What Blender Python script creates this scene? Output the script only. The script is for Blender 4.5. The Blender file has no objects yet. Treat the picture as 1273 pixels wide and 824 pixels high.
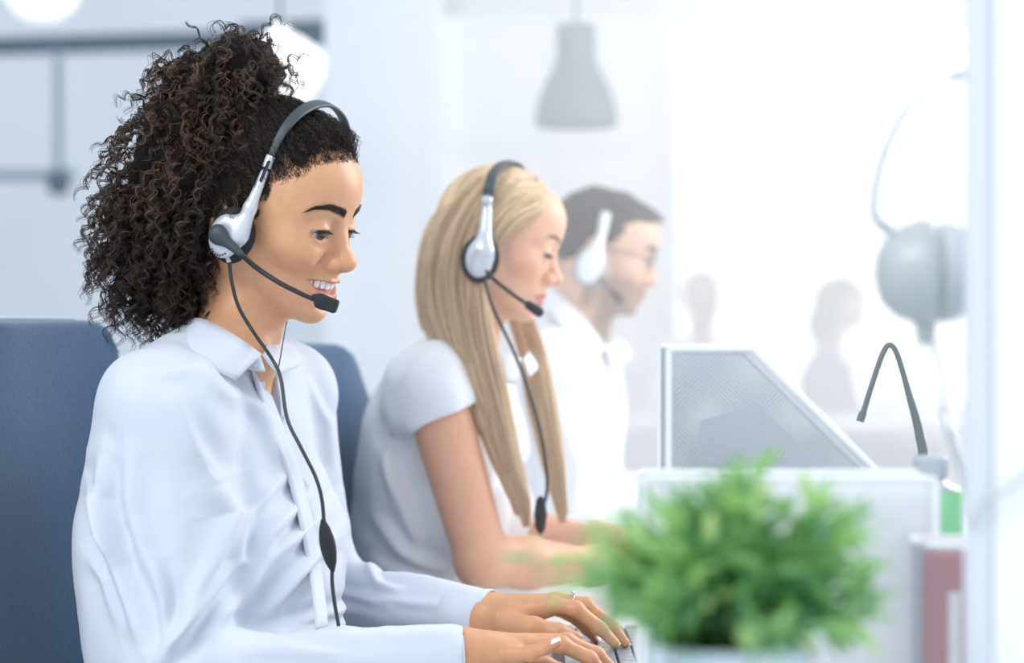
import bpy, bmesh, math, random
import numpy as np
from mathutils import Vector, Matrix, Euler
# ------------------------------------------------------------------ camera
F = 2600.0; CZ = 1.08; HY = 398.0
SC = bpy.context.scene
cam = bpy.data.objects.new('camera', bpy.data.cameras.new('camera'))
SC.collection.objects.link(cam); SC.camera = cam
cam.location = (0, 0, CZ); cam.rotation_euler = (math.radians(90), 0, 0)
cam.data.sensor_width = 36; cam.data.lens = F / 1273 * 36
cam.data.shift_y = (HY - 412) / 1273
cam.data.clip_start = 0.05; cam.data.clip_end = 200
cam.data.dof.use_dof = True; cam.data.dof.focus_distance = 2.33
cam.data.dof.aperture_fstop = 2.5
# ------------------------------------------------------------------ sky and lights
W = bpy.data.worlds.new('world'); SC.world = W; W.use_nodes = True
bgn = W.node_tree.nodes['Background']
bgn.inputs[0].default_value = (0.83, 0.91, 1.0, 1); bgn.inputs[1].default_value = 1.0
def area(name, loc, target, sx, sy, power, col=(1, 1, 1)):
    l = bpy.data.lights.new(name, 'AREA'); l.shape = 'RECTANGLE'; l.size = sx; l.size_y = sy; l.energy = power; l.color = col
    o = bpy.data.objects.new(name, l); SC.collection.objects.link(o); o.location = loc
    o.rotation_euler = (Vector(target) - Vector(loc)).to_track_quat('-Z', 'Y').to_euler(); return o
area('window_light', (1.9, 3.5, 2.1), (-0.25, 2.4, 1.1), 1.3, 1.5, 75, (1, .99, .98))
area('fill_light', (-1.6, 0.2, 3.0), (-0.2, 2.6, 0.9), 2.2, 1.6, 60, (1, .99, .98))  # added soft fill from above and behind the camera, not a fitting
SC.view_settings.view_transform = 'Standard'; SC.view_settings.look = 'None'
SC.view_settings.exposure = 0.0; SC.view_settings.gamma = 1.0; SC.view_settings.use_curve_mapping = False
SC.cycles.max_bounces = 6; SC.cycles.volume_bounces = 1; SC.cycles.transparent_max_bounces = 8
rng = np.random.default_rng(7)

def P(px, py, Y):
    """point of the room seen at image position px, py at distance Y"""
    return np.array([(px - 636.5) / F * Y, Y, CZ + (HY - py) / F * Y])

# ------------------------------------------------------------------ materials
def mat(name, col=(.8, .8, .8), rough=.5, metal=0., sss=0., coat=0., spec=.5, vcol=None, noise=None, bump=None, alpha=None, trans=0., emit=None, sheen=0.):
    m = bpy.data.materials.new(name); m.use_nodes = True
    nt = m.node_tree; N = nt.nodes; L = nt.links; b = N['Principled BSDF']
    b.inputs['Base Color'].default_value = (*col, 1); b.inputs['Roughness'].default_value = rough
    b.inputs['Metallic'].default_value = metal; b.inputs['Coat Weight'].default_value = coat
    b.inputs['Specular IOR Level'].default_value = spec; b.inputs['Transmission Weight'].default_value = trans
    b.inputs['Sheen Weight'].default_value = sheen
    if alpha is not None: b.inputs['Alpha'].default_value = alpha
    if emit: b.inputs['Emission Color'].default_value = (*emit[:3], 1); b.inputs['Emission Strength'].default_value = emit[3]
    if sss:
        b.inputs['Subsurface Weight'].default_value = sss; b.inputs['Subsurface Radius'].default_value = (1, .45, .3)
        b.inputs['Subsurface Scale'].default_value = .006
    src = None
    if vcol:
        a = N.new('ShaderNodeVertexColor'); a.layer_name = vcol; src = a.outputs[0]; L.new(src, b.inputs['Base Color'])
    if noise or bump:
        tc = N.new('ShaderNodeTexCoord')
    if noise:
        sc_, amt = noise[0], noise[1]
        n = N.new('ShaderNodeTexNoise'); n.inputs['Scale'].default_value = sc_; n.inputs['Detail'].default_value = 4
        L.new(tc.outputs['Object'], n.inputs['Vector'])
        mr = N.new('ShaderNodeMapRange'); mr.inputs[1].default_value = .3; mr.inputs[2].default_value = .7
        mr.inputs[3].default_value = 1 - amt; mr.inputs[4].default_value = 1 + amt; L.new(n.outputs[0], mr.inputs[0])
        mx = N.new('ShaderNodeVectorMath'); mx.operation = 'MULTIPLY'
        if src is not None: L.new(src, mx.inputs[0])
        else: mx.inputs[0].default_value = col
        L.new(mr.outputs[0], mx.inputs[1]); L.new(mx.outputs[0], b.inputs['Base Color'])
    if bump:
        n = N.new('ShaderNodeTexNoise'); n.inputs['Scale'].default_value = bump[0]; n.inputs['Detail'].default_value = 5
        L.new(tc.outputs['Object'], n.inputs['Vector'])
        bp = N.new('ShaderNodeBump'); bp.inputs['Strength'].default_value = bump[1]; bp.inputs['Distance'].default_value = bump[2]
        L.new(n.outputs[0], bp.inputs['Height']); L.new(bp.outputs[0], b.inputs['Normal'])
    return m

# ------------------------------------------------------------------ scene tree helpers
def root(name, label, cat, loc=(0, 0, 0), group=None):
    o = bpy.data.objects.new(name, None); SC.collection.objects.link(o); o.location = loc; o.empty_display_size = .05
    o['label'] = label; o['category'] = cat
    if group: o['group'] = group
    return o
def link(name, me, m=None, parent=None, label=None, cat=None, group=None, kind=None, smooth=True):
    o = bpy.data.objects.new(name, me); SC.collection.objects.link(o)
    if m is not None and not me.materials: me.materials.append(m)
    if parent is not None:
        o.parent = parent; mw = Matrix.Identity(4); p = parent
        while p is not None: mw = Matrix.LocRotScale(p.location, p.rotation_euler, p.scale) @ mw if p.matrix_parent_inverse == Matrix.Identity(4) else Matrix.LocRotScale(p.location, p.rotation_euler, p.scale) @ mw; p = None
        o.matrix_parent_inverse = PINV(parent)
    if label: o['label'] = label
    if cat: o['category'] = cat
    if group: o['group'] = group
    if kind: o['kind'] = kind
    return o
def WM(o):
    m = Matrix.LocRotScale(o.location, o.rotation_euler, o.scale)
    if o.parent is not None: m = WM(o.parent) @ o.matrix_parent_inverse @ m
    return m
def PINV(parent): return WM(parent).inverted()
def np_mesh(name, v, faces, smooth=True, colors=None):
    """faces: array (n,3) or (n,4), or a list of such arrays"""
    me = bpy.data.meshes.new(name)
    if not isinstance(faces, list): faces = [faces]
    faces = [np.asarray(f, dtype=np.int32) for f in faces if len(f)]
    v = np.asarray(v, dtype=np.float32)
    idx = np.concatenate([f.ravel() for f in faces]) if faces else np.zeros(0, np.int32)
    tot = np.concatenate([np.full(len(f), f.shape[1], np.int32) for f in faces]) if faces else np.zeros(0, np.int32)
    st = np.concatenate([[0], np.cumsum(tot)[:-1]]).astype(np.int32)
    me.vertices.add(len(v)); me.vertices.foreach_set('co', v.ravel())
    me.loops.add(len(idx)); me.loops.foreach_set('vertex_index', idx)
    me.polygons.add(len(tot)); me.polygons.foreach_set('loop_start', st); me.polygons.foreach_set('loop_total', tot)
    me.polygons.foreach_set('use_smooth', np.full(len(tot), smooth, bool))
    me.update(calc_edges=True); me.validate()
    if colors is not None:
        ca = me.color_attributes.new(name='Col', type='FLOAT_COLOR', domain='POINT')
        c4 = np.ones((len(v), 4), np.float32); c4[:, :3] = colors; ca.data.foreach_set('color', c4.ravel())
    return me

# ------------------------------------------------------------------ implicit surfaces
class Sdf:
    def __init__(s): s.ops = []; s.R = np.eye(3); s.t = np.zeros(3); s.sc = 1.0; s.warp = None
    def frame(s, R=None, t=None, sc=1.0):
        s.R = np.eye(3) if R is None else R; s.t = np.zeros(3) if t is None else np.array(t, float); s.sc = sc
    def w(s, p):
        p = np.array(p, float)
        if s.warp: p[2] = np.interp(p[2], *s.warp)
        return s.R @ (p * s.sc) + s.t
    def cap(s, a, b, ra, rb=None, k=.01, mode='u'):
        rb = ra if rb is None else rb; a = s.w(a); b = s.w(b); ra *= s.sc; rb *= s.sc; k *= s.sc
        ab = b - a; L2 = max(ab @ ab, 1e-12)
        def fn(p):
            q = p - a; t = np.clip((q @ ab) / L2, 0, 1); q = q - t[:, None] * ab
            return np.sqrt(np.einsum('ij,ij->i', q, q)) - (ra + (rb - ra) * t)
        s.ops.append((fn, (a + b) / 2, np.sqrt(L2) / 2 + max(ra, rb), k, mode)); return s
    def chain(s, pts, rad, k=.01, mode='u'):
        for i in range(len(pts) - 1): s.cap(pts[i], pts[i + 1], rad[i] if hasattr(rad, '__len__') else rad, rad[i + 1] if hasattr(rad, '__len__') else rad, k, mode)
        return s
    def ell(s, c, r, k=.01, mode='u', rot=None):
        c = s.w(c); r = np.array(r if hasattr(r, '__len__') else (r, r, r), float) * s.sc; k *= s.sc
        RR = s.R if rot is None else s.R @ rot
        def fn(p):
            q = (p - c) @ RR; u = q / r; k0 = np.sqrt((u * u).sum(1)); u = u / r; k1 = np.sqrt((u * u).sum(1)) + 1e-9
            return k0 * (k0 - 1) / k1
        s.ops.append((fn, c, max(r), k, mode)); return s
    def box(s, c, hb, rad, k=.01, mode='u', rot=None):
        c = s.w(c); hb = np.array(hb, float) * s.sc; rad *= s.sc; k *= s.sc
        RR = s.R if rot is None else s.R @ rot
        def fn(p):
            q = np.abs((p - c) @ RR) - (hb - rad)
            return np.sqrt((np.maximum(q, 0) ** 2).sum(1)) + np.minimum(q.max(1), 0) - rad
        s.ops.append((fn, c, np.linalg.norm(hb), k, mode)); return s
    def disp(s, fn): s.ops.append((fn, None, 0, 0, 'd')); return s
    def ev(s, p, ops=None):
        d = np.full(len(p), 1e3)
        for fn, c, r, k, mode in (s.ops if ops is None else ops):
            if mode == 'd': d = d + fn(p); continue
            e = fn(p)
            if mode == 's': e = -e
            if mode == 'u':
                h = np.maximum(k - np.abs(d - e), 0); d = np.minimum(d, e) - h * h / (4 * k + 1e-12)
            else:
                h = np.maximum(k - np.abs(d - e), 0); d = np.maximum(d, e) + h * h / (4 * k + 1e-12)
        return d
    def mesh(s, lo, hi, h, B=12):
        lo = np.array(lo, float); hi = np.array(hi, float)
        nb = np.ceil((hi - lo) / (h * B)).astype(int); n = nb * B
        bi = np.stack(np.meshgrid(*[np.arange(q) for q in nb], indexing='ij'), -1).reshape(-1, 3)
        cen = lo + (bi * B + B / 2) * h; hd = B * h * .87
        dc = np.concatenate([s.ev(c) for c in np.array_split(cen, max(1, len(cen) // 20000))])
        D = np.repeat(np.repeat(np.repeat(dc.reshape(nb).astype(np.float32), B, 0), B, 1), B, 2)
        loc = np.stack(np.meshgrid(*[np.arange(B)] * 3, indexing='ij'), -1).reshape(-1, 3) * h
        act = np.nonzero(np.abs(dc) < hd * 1.6 + 2 * h)[0]
        for a in act:
            ops = [o for o in s.ops if o[4] in 'di' or np.linalg.norm(cen[a] - o[1]) < o[2] * 1.15 + hd * 1.15 + o[3] * 2.5 + .004]
            i, j, k = bi[a] * B
            D[i:i + B, j:j + B, k:k + B] = s.ev(lo + bi[a] * B * h + loc, ops).reshape(B, B, B) if ops else dc[a]
        ins = D < 0
        c = ins[:-1, :-1, :-1].astype(np.uint8)
        sh = [(x, y, z) for x in (0, 1) for y in (0, 1) for z in (0, 1)]
        def S(A, o): return A[o[0]:A.shape[0] - 1 + o[0], o[1]:A.shape[1] - 1 + o[1], o[2]:A.shape[2] - 1 + o[2]]
        cnt = sum(S(ins, o).astype(np.uint8) for o in sh)
        cell = np.argwhere((cnt > 0) & (cnt < 8))
        vid = np.full(cnt.shape, -1, np.int32); vid[tuple(cell.T)] = np.arange(len(cell))
        vals = {o: D[tuple((cell + o).T)] for o in sh}
        acc = np.zeros((len(cell), 3)); num = np.zeros(len(cell))
        for o in sh:
            for ax in range(3):
                if o[ax]: continue
                o2 = list(o); o2[ax] = 1; o2 = tuple(o2)
                a, b = vals[o], vals[o2]; m = (a < 0) != (b < 0)
                t = np.where(m, a / np.where(m, a - b, 1), 0)
                pt = np.array(o, float) + np.eye(3)[ax] * t[:, None]
                acc += pt * m[:, None]; num += m
        v = lo + (cell + acc / num[:, None]) * h
        fs = []
        for ax in range(3):
            e = np.diff(ins.astype(np.int8), axis=ax)
            u, w = [(1, 2), (2, 0), (0, 1)][ax]
            for sg in (1, -1):
                q = np.argwhere(e == sg)
                q = q[(q[:, u] > 0) & (q[:, w] > 0) & (q[:, u] < cnt.shape[u]) & (q[:, w] < cnt.shape[w])]
                eu = np.eye(3, dtype=int)[u]; ew = np.eye(3, dtype=int)[w]
                ids = [vid[tuple((q - o).T)] for o in (eu * 0, eu, eu + ew, ew)]
                f = np.stack(ids if sg == 1 else ids[::-1], 1)
                # inside below (sg=-1: True->False going up) means outward normal +ax
                fs.append(f[(f >= 0).all(1)])
        f = np.concatenate(fs)
        # one Newton-like step towards the surface, using the grid values
        return v, f
def smooth_v(v, f, it=1, lam=.5):
    n = len(v)
    for _ in range(it):
        acc = np.zeros((n, 3)); num = np.zeros(n)
        for a, b in ((0, 1), (1, 2), (2, 3), (3, 0)):
            for c, d in ((a, b), (b, a)):
                for ax in range(3): acc[:, ax] += np.bincount(f[:, c], v[f[:, d], ax], n)
                num += np.bincount(f[:, c], minlength=n)
        ok = num > 0
        v = v.copy(); v[ok] += lam * (acc[ok] / num[ok, None] - v[ok])
    return v
def rot(yaw=0, pitch=0, roll=0):
    y, p, r = np.radians([yaw, pitch, roll])
    cy, sy = np.cos(y), np.sin(y); cp, sp = np.cos(p), np.sin(p); cr, sr = np.cos(r), np.sin(r)
    return np.array([[cy, -sy, 0], [sy, cy, 0], [0, 0, 1]]) @ np.array([[cp, 0, sp], [0, 1, 0], [-sp, 0, cp]]) @ np.array([[1, 0, 0], [0, cr, -sr], [0, sr, cr]])
# ------------------------------------------------------------------ tubes
def catmull(pts, n):
    pts = np.array(pts, float); t = np.linspace(0, len(pts) - 1, n); i = np.clip(t.astype(int), 0, len(pts) - 2); u = (t - i)[:, None]
    p = np.vstack([2 * pts[0] - pts[1], pts, 2 * pts[-1] - pts[-2]])
    a, b, c, d = p[i], p[i + 1], p[i + 2], p[i + 3]
    return .5 * ((2 * b) + (c - a) * u + (2 * a - 5 * b + 4 * c - d) * u * u + (3 * b - a - 3 * c + d) * u ** 3)
def tubes(paths, rad, sides=3, flat=1.0, closed=False, caps=False):
    """paths (S,N,3); rad scalar, (N,), or (S,N) -> v, f"""
    P_ = np.asarray(paths, float)
    if P_.ndim == 2: P_ = P_[None]
    S_, N_, _ = P_.shape
    T = np.gradient(P_, axis=1); T /= np.linalg.norm(T, axis=2, keepdims=True) + 1e-12
    up = np.broadcast_to(np.eye(3)[np.abs(T).max(1).argmin(1)][:, None], T.shape)      # the axis each path stays farthest from
    A = np.cross(T, up); A /= np.linalg.norm(A, axis=2, keepdims=True) + 1e-9
    Bn = np.cross(T, A)
    r = np.broadcast_to(np.asarray(rad, float), (S_, N_))[..., None]
    ang = np.arange(sides) / sides * 2 * np.pi
    ring = P_[:, :, None] + (A[:, :, None] * np.cos(ang)[:, None] + Bn[:, :, None] * (np.sin(ang) * flat)[:, None]) * r[:, :, None]
    v = ring.reshape(-1, 3)
    base = (np.arange(S_)[:, None, None] * N_ + np.arange(N_ - 1)[None, :, None]) * sides
    j = np.arange(sides)[None, None, :]; j2 = (j + 1) % sides
    f = np.stack([base + j, base + j2, base + sides + j2, base + sides + j], -1).reshape(-1, 4)
    fl = [f]
    if caps:
        s0 = np.arange(S_) * N_ * sides; s1 = s0 + (N_ - 1) * sides
        fl.append(np.stack([s0 + q for q in range(sides)][::-1], 1)); fl.append(np.stack([s1 + q for q in range(sides)], 1))
    return v, fl
def tube_obj(name, pts, r, m, parent=None, n=None, sides=10, flat=1.0, **kw):
    path = catmull(pts, n or max(8, 8 * len(pts)))
    if hasattr(r, '__len__'): r = np.interp(np.linspace(0, 1, len(path)), np.linspace(0, 1, len(r)), r)
    v, f = tubes(path, r, sides, flat, caps=True)
    return link(name, np_mesh(name, v, f), m, parent, **kw)
def join(vf):
    vs, fs, o = [], [], 0
    for v, f in vf:
        vs.append(v); fs += [np.asarray(q) + o for q in (f if isinstance(f, list) else [f])]; o += len(v)
    return np.concatenate(vs), fs
def bevel_box(name, c, hb, m, parent=None, r=.003, rotm=None, seg=2, **kw):
    bm = bmesh.new(); bmesh.ops.create_cube(bm, size=2)
    for v in bm.verts: v.co = Vector((v.co.x * hb[0], v.co.y * hb[1], v.co.z * hb[2]))
    r = min(r, min(hb) * .95)
    bmesh.ops.bevel(bm, geom=bm.edges[:], offset=r, segments=seg, profile=.5, affect='EDGES')
    me = bpy.data.meshes.new(name)
    for v in bm.verts:
        q = np.array(v.co); q = q if rotm is None else rotm @ q
        v.co = Vector(q + np.array(c))
    for f in bm.faces: f.smooth = False
    bm.to_mesh(me); bm.free(); return link(name, me, m, parent, **kw)
def lathe(name, prof, c, m, parent=None, n=48, rotm=None, **kw):
    prof = np.array(prof, float); a = np.arange(n) / n * 2 * np.pi
    v = np.stack([prof[:, 0][:, None] * np.cos(a), prof[:, 0][:, None] * np.sin(a), np.broadcast_to(prof[:, 1][:, None], (len(prof), n))], -1).reshape(-1, 3)
    if rotm is not None: v = v @ np.array(rotm).T
    v = v + np.array(c); i = np.arange(len(prof) - 1)[:, None] * n; j = np.arange(n)[None]; j2 = (j + 1) % n
    f = np.stack([i + j, i + j2, i + n + j2, i + n + j], -1).reshape(-1, 4)
    return link(name, np_mesh(name, v, f), m, parent, **kw)
def vnoise(p, s, seed=0):
    """cheap smooth noise from sines"""
    r = np.random.default_rng(seed); out = 0
    for i in range(6):
        k = r.normal(size=3) * s; out = out + np.sin(p @ k + r.uniform(0, 6.28)) / 6 ** .5
    return out
def lerp(a, b, t): t = t[:, None]; return a * (1 - t) + np.array(b) * t
def sstep(x, a, b): t = np.clip((x - a) / (b - a), 0, 1); return t * t * (3 - 2 * t)

def vnormals(v, f):
    n = np.cross(v[f[:, 2]] - v[f[:, 0]], v[f[:, 3]] - v[f[:, 1]]); out = np.zeros_like(v)
    for j in range(4):
        for ax in range(3): out[:, ax] += np.bincount(f[:, j], n[:, ax], len(v))
    return out / (np.linalg.norm(out, axis=1, keepdims=True) + 1e-12)
def push(v, f, fn, times=1):
    """move the surface inwards by fn(v)"""
    N = vnormals(v, f); N = smooth_v(N, f, 3); N /= np.linalg.norm(N, axis=1, keepdims=True) + 1e-12
    return v - N * fn(v)[:, None]
# ------------------------------------------------------------------ the room
MAT_ = {}
WALL = mat('wall_paint', (.76, .80, .85), rough=.9, noise=(1.5, .02))
WHITE = mat('white_paint', (.82, .86, .91), rough=.7)
FLOORM = mat('floor_vinyl', (.62, .64, .67), rough=.5, noise=(3, .04))
DARK = mat('rail_paint', (.11, .15, .19), rough=.6)
def sbox(name, x0, x1, y0, y1, z0, z1, m, parent=None, r=.004, **kw):
    if parent is None: kw.setdefault('kind', 'structure')
    return bevel_box(name, ((x0 + x1) / 2, (y0 + y1) / 2, (z0 + z1) / 2), ((x1 - x0) / 2, (y1 - y0) / 2, (z1 - z0) / 2), m, parent, r, seg=1, **kw)
sbox('floor', -6, 7, -.5, 12.2, -.05, 0, FLOORM)
wx0, wx1, wz0, wz1 = P(834, 0, 12)[0], P(1262, 0, 12)[0], .55, P(0, 22, 12)[2]
ZT = 3.3
sbox('wall_back', -6, wx0, 12.0, 12.2, 0, ZT, WALL); sbox('wall_back', wx1, 7, 12.0, 12.2, 0, ZT, WALL)
sbox('wall_back', wx0, wx1, 12.0, 12.2, 0, wz0, WALL); sbox('wall_back', wx0, wx1, 12.0, 12.2, wz1, ZT, WALL)
sbox('wall_left', -6.1, -6, -.5, 12.2, 0, ZT, WALL)
# bright window in the back wall
win = link('window_1', bpy.data.meshes.new('window_1'), kind='structure')
GLOW = mat('bright_daylight_glass', (.9, .9, .9), rough=.4, emit=(.97, .985, 1.0, 4.5))
sbox('pane', wx0, wx1, 12.10, 12.12, wz0, wz1, GLOW, win)
fr = .05
for a in (wx0, wx1 - fr): sbox('frame', a, a + fr, 12.03, 12.10, wz0, wz1, WHITE, win)
for a in (wz0, wz1 - fr): sbox('frame', wx0 + fr, wx1 - fr, 12.03, 12.10, a, a + fr, WHITE, win)
# second window (frosted, dimmer) left of it
w2a, w2b = P(546, 0, 12)[0], P(815, 0, 12)[0]
win2 = link('window_2', bpy.data.meshes.new('window_2'), kind='structure')
GL2 = mat('frosted_glass', (.80, .85, .90), rough=.5, emit=(.90, .94, 1.0, .55))
sbox('pane', w2a, w2b, 11.97, 11.985, .8, P(0, 14, 12)[2], GL2, win2)
for px in (548, 690, 812):
    x = P(px, 0, 12)[0]; sbox('mullion', x - .03, x + .03, 11.94, 11.97, .8, P(0, 14, 12)[2], WHITE, win2)
z = P(0, 185, 12)[2]; sbox('mullion', w2a, w2b, 11.945, 11.965, z - .03, z + .03, WHITE, win2)
zz = P(0, 10, 11.9)[2]; sbox('trim_1', P(540, 0, 12)[0] , P(815, 0, 12)[0], 11.86, 11.95, zz - .03, zz + .035, DARK)
# column between the window bays
sbox('column', P(403, 0, 6)[0], P(541, 0, 6)[0], 6.0, 6.4, 0, ZT, WHITE)
sbox('trim_2', P(541, 0, 6.3)[0], P(551, 0, 6.3)[0], 6.30, 6.36, 0, ZT, WALL)
# left bay: header rail, upper wall
a, b = P(-300, 66, 8.1), P(520, 43, 7.5)
def bar(name, a, b, hy, hz, m, parent=None, **kw):
    a, b = np.array(a), np.array(b); d = b - a; L = np.linalg.norm(d); q = Vector(d).to_track_quat('X', 'Z').to_matrix()
    if parent is None: kw.setdefault('kind', 'structure')
    return bevel_box(name, (a + b) / 2, (L / 2, hy, hz), m, parent, .004, np.array(q), seg=1, **kw)
bar('trim_3', a, b, .04, .030, DARK)
bar('trim_4', P(300, 36, 7.8), P(520, 28, 7.6), .03, .020, DARK)
hr = root('hanging_rail', 'grey metal hanging rail with a drop rod and round joint by the left edge', 'rail', tuple(P(72, 225, 7.6)))
RAILM = mat('rail_metal', (.24, .30, .36), rough=.5)
tube_obj('drop_rod', [P(72, 62, 7.7), P(73, 140, 7.65), P(73, 222, 7.6)], .016, RAILM, hr, sides=12)
tube_obj('crossbar', [P(-30, 218, 7.6), P(30, 218, 7.6), P(92, 216, 7.6)], .018, RAILM, hr, sides=12)
lathe('joint', [(0.001, -.05), (.030, -.045), (.042, -.02), (.044, .01), (.034, .035), (.001, .045)], P(73, 226, 7.57), DARK, hr, 24)
area('far_fill_light', (1.6, 6.6, 3.1), (1.2, 9.0, 1.0), 2.5, 1.2, 100, (1, .98, .96))  # added fill that brightens the far people from the front, no real source
# pendant lamps
def pendant(label, c, prof, m, mi, cord_top=3.3, group=None, s=1.0):
    r_ = root('pendant_lamp', label, 'lamp', tuple(c), group)
    lathe('lamp_shade', [(a * s, z * s) for a, z in prof], c, m, r_, 48)
    lathe('bulb', [(.001, .02 * s), (.02 * s, .03 * s), (.035 * s, .07 * s), (.02 * s, .11 * s), (.001, .12 * s)], c, mi, r_, 24)
    top = max(z for a, z in prof) * s; tube_obj('cord', [c + (0, 0, top - .01), c + (0, 0, (cord_top - c[2] + top) / 2), (c[0], c[1], cord_top)], .004, DARK, r_, sides=8)
    return r_
GREYL = mat('grey_lamp_enamel', (.17, .20, .22), rough=.5)
BULB = mat('lit_bulb', (1, 1, 1), emit=(1, .97, .92, 3.0))
pendant('large grey bell-shaped pendant lamp hanging above the blonde person', P(716, 158, 5.0), [(.096, 0), (.1, .004), (.098, .035), (.088, .075), (.070, .115), (.052, .150), (.047, .175), (.047, .235), (.044, .245), (.001, .247), (.001, .243), (.042, .240), (.044, .175), (.066, .115), (.094, .035), (.096, 0)], GREYL, BULB)
OPAL = mat('opal_glass', (.92, .93, .94), rough=.3, emit=(.98, .99, 1.0, .55))
bowl = [(.001, -.09), (.05, -.082), (.085, -.055), (.108, -.01), (.112, .03), (.104, .055), (.06, .085), (.03, .10), (.02, .12), (.001, .122)]
pendant('white opal bowl pendant lamp just behind the dark ponytail', P(348, 90, 5.2), bowl, OPAL, BULB, s=1.0)
pendant('white opal bowl pendant lamp cut off by the top edge', P(52, -12, 5.6), bowl, OPAL, BULB, s=.95)
# haze in the sunlit far half of the office
hz = bpy.data.materials.new('haze_air'); hz.use_nodes = True; nt = hz.node_tree; nt.nodes.remove(nt.nodes['Principled BSDF'])
vs = nt.nodes.new('ShaderNodeVolumeScatter'); vs.inputs['Color'].default_value = (.97, .985, 1, 1); vs.inputs['Density'].default_value = .27
nt.links.new(vs.outputs[0], nt.nodes['Material Output'].inputs['Volume'])
hb = sbox('haze', -.22, 6.9, 2.70, 11.85, .01, 3.28, hz, None, kind='stuff'); hb['label'] = 'thin bright haze filling the far half of the office'
# long white desk
DESKM = mat('desk_laminate', (.80, .83, .87), rough=.35)
dk = root('desk', 'long white office desk the three people sit at', 'desk', (.4, 2.7, 0))
bevel_box('tabletop', (.43, 2.75, .665), (.50, 1.95, .0145), DESKM, dk, .004)
for x in (.02, .86):
    for y in (.95, 4.55): bevel_box('leg', (x, y, .325), (.025, .025, .325), RAILM, dk, .004)
# far desk row
fd = root('desk', 'far white desk in front of the two distant people', 'desk', (1.3, 7.7, 0))
bevel_box('tabletop', (1.55, 7.75, .70), (1.35, .38, .018), DESKM, fd, .005)
for x in (.3, 2.8):
    for y in (7.45, 8.05): bevel_box('leg', (x, y, .34), (.03, .03, .341), RAILM, fd, .004)
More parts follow.
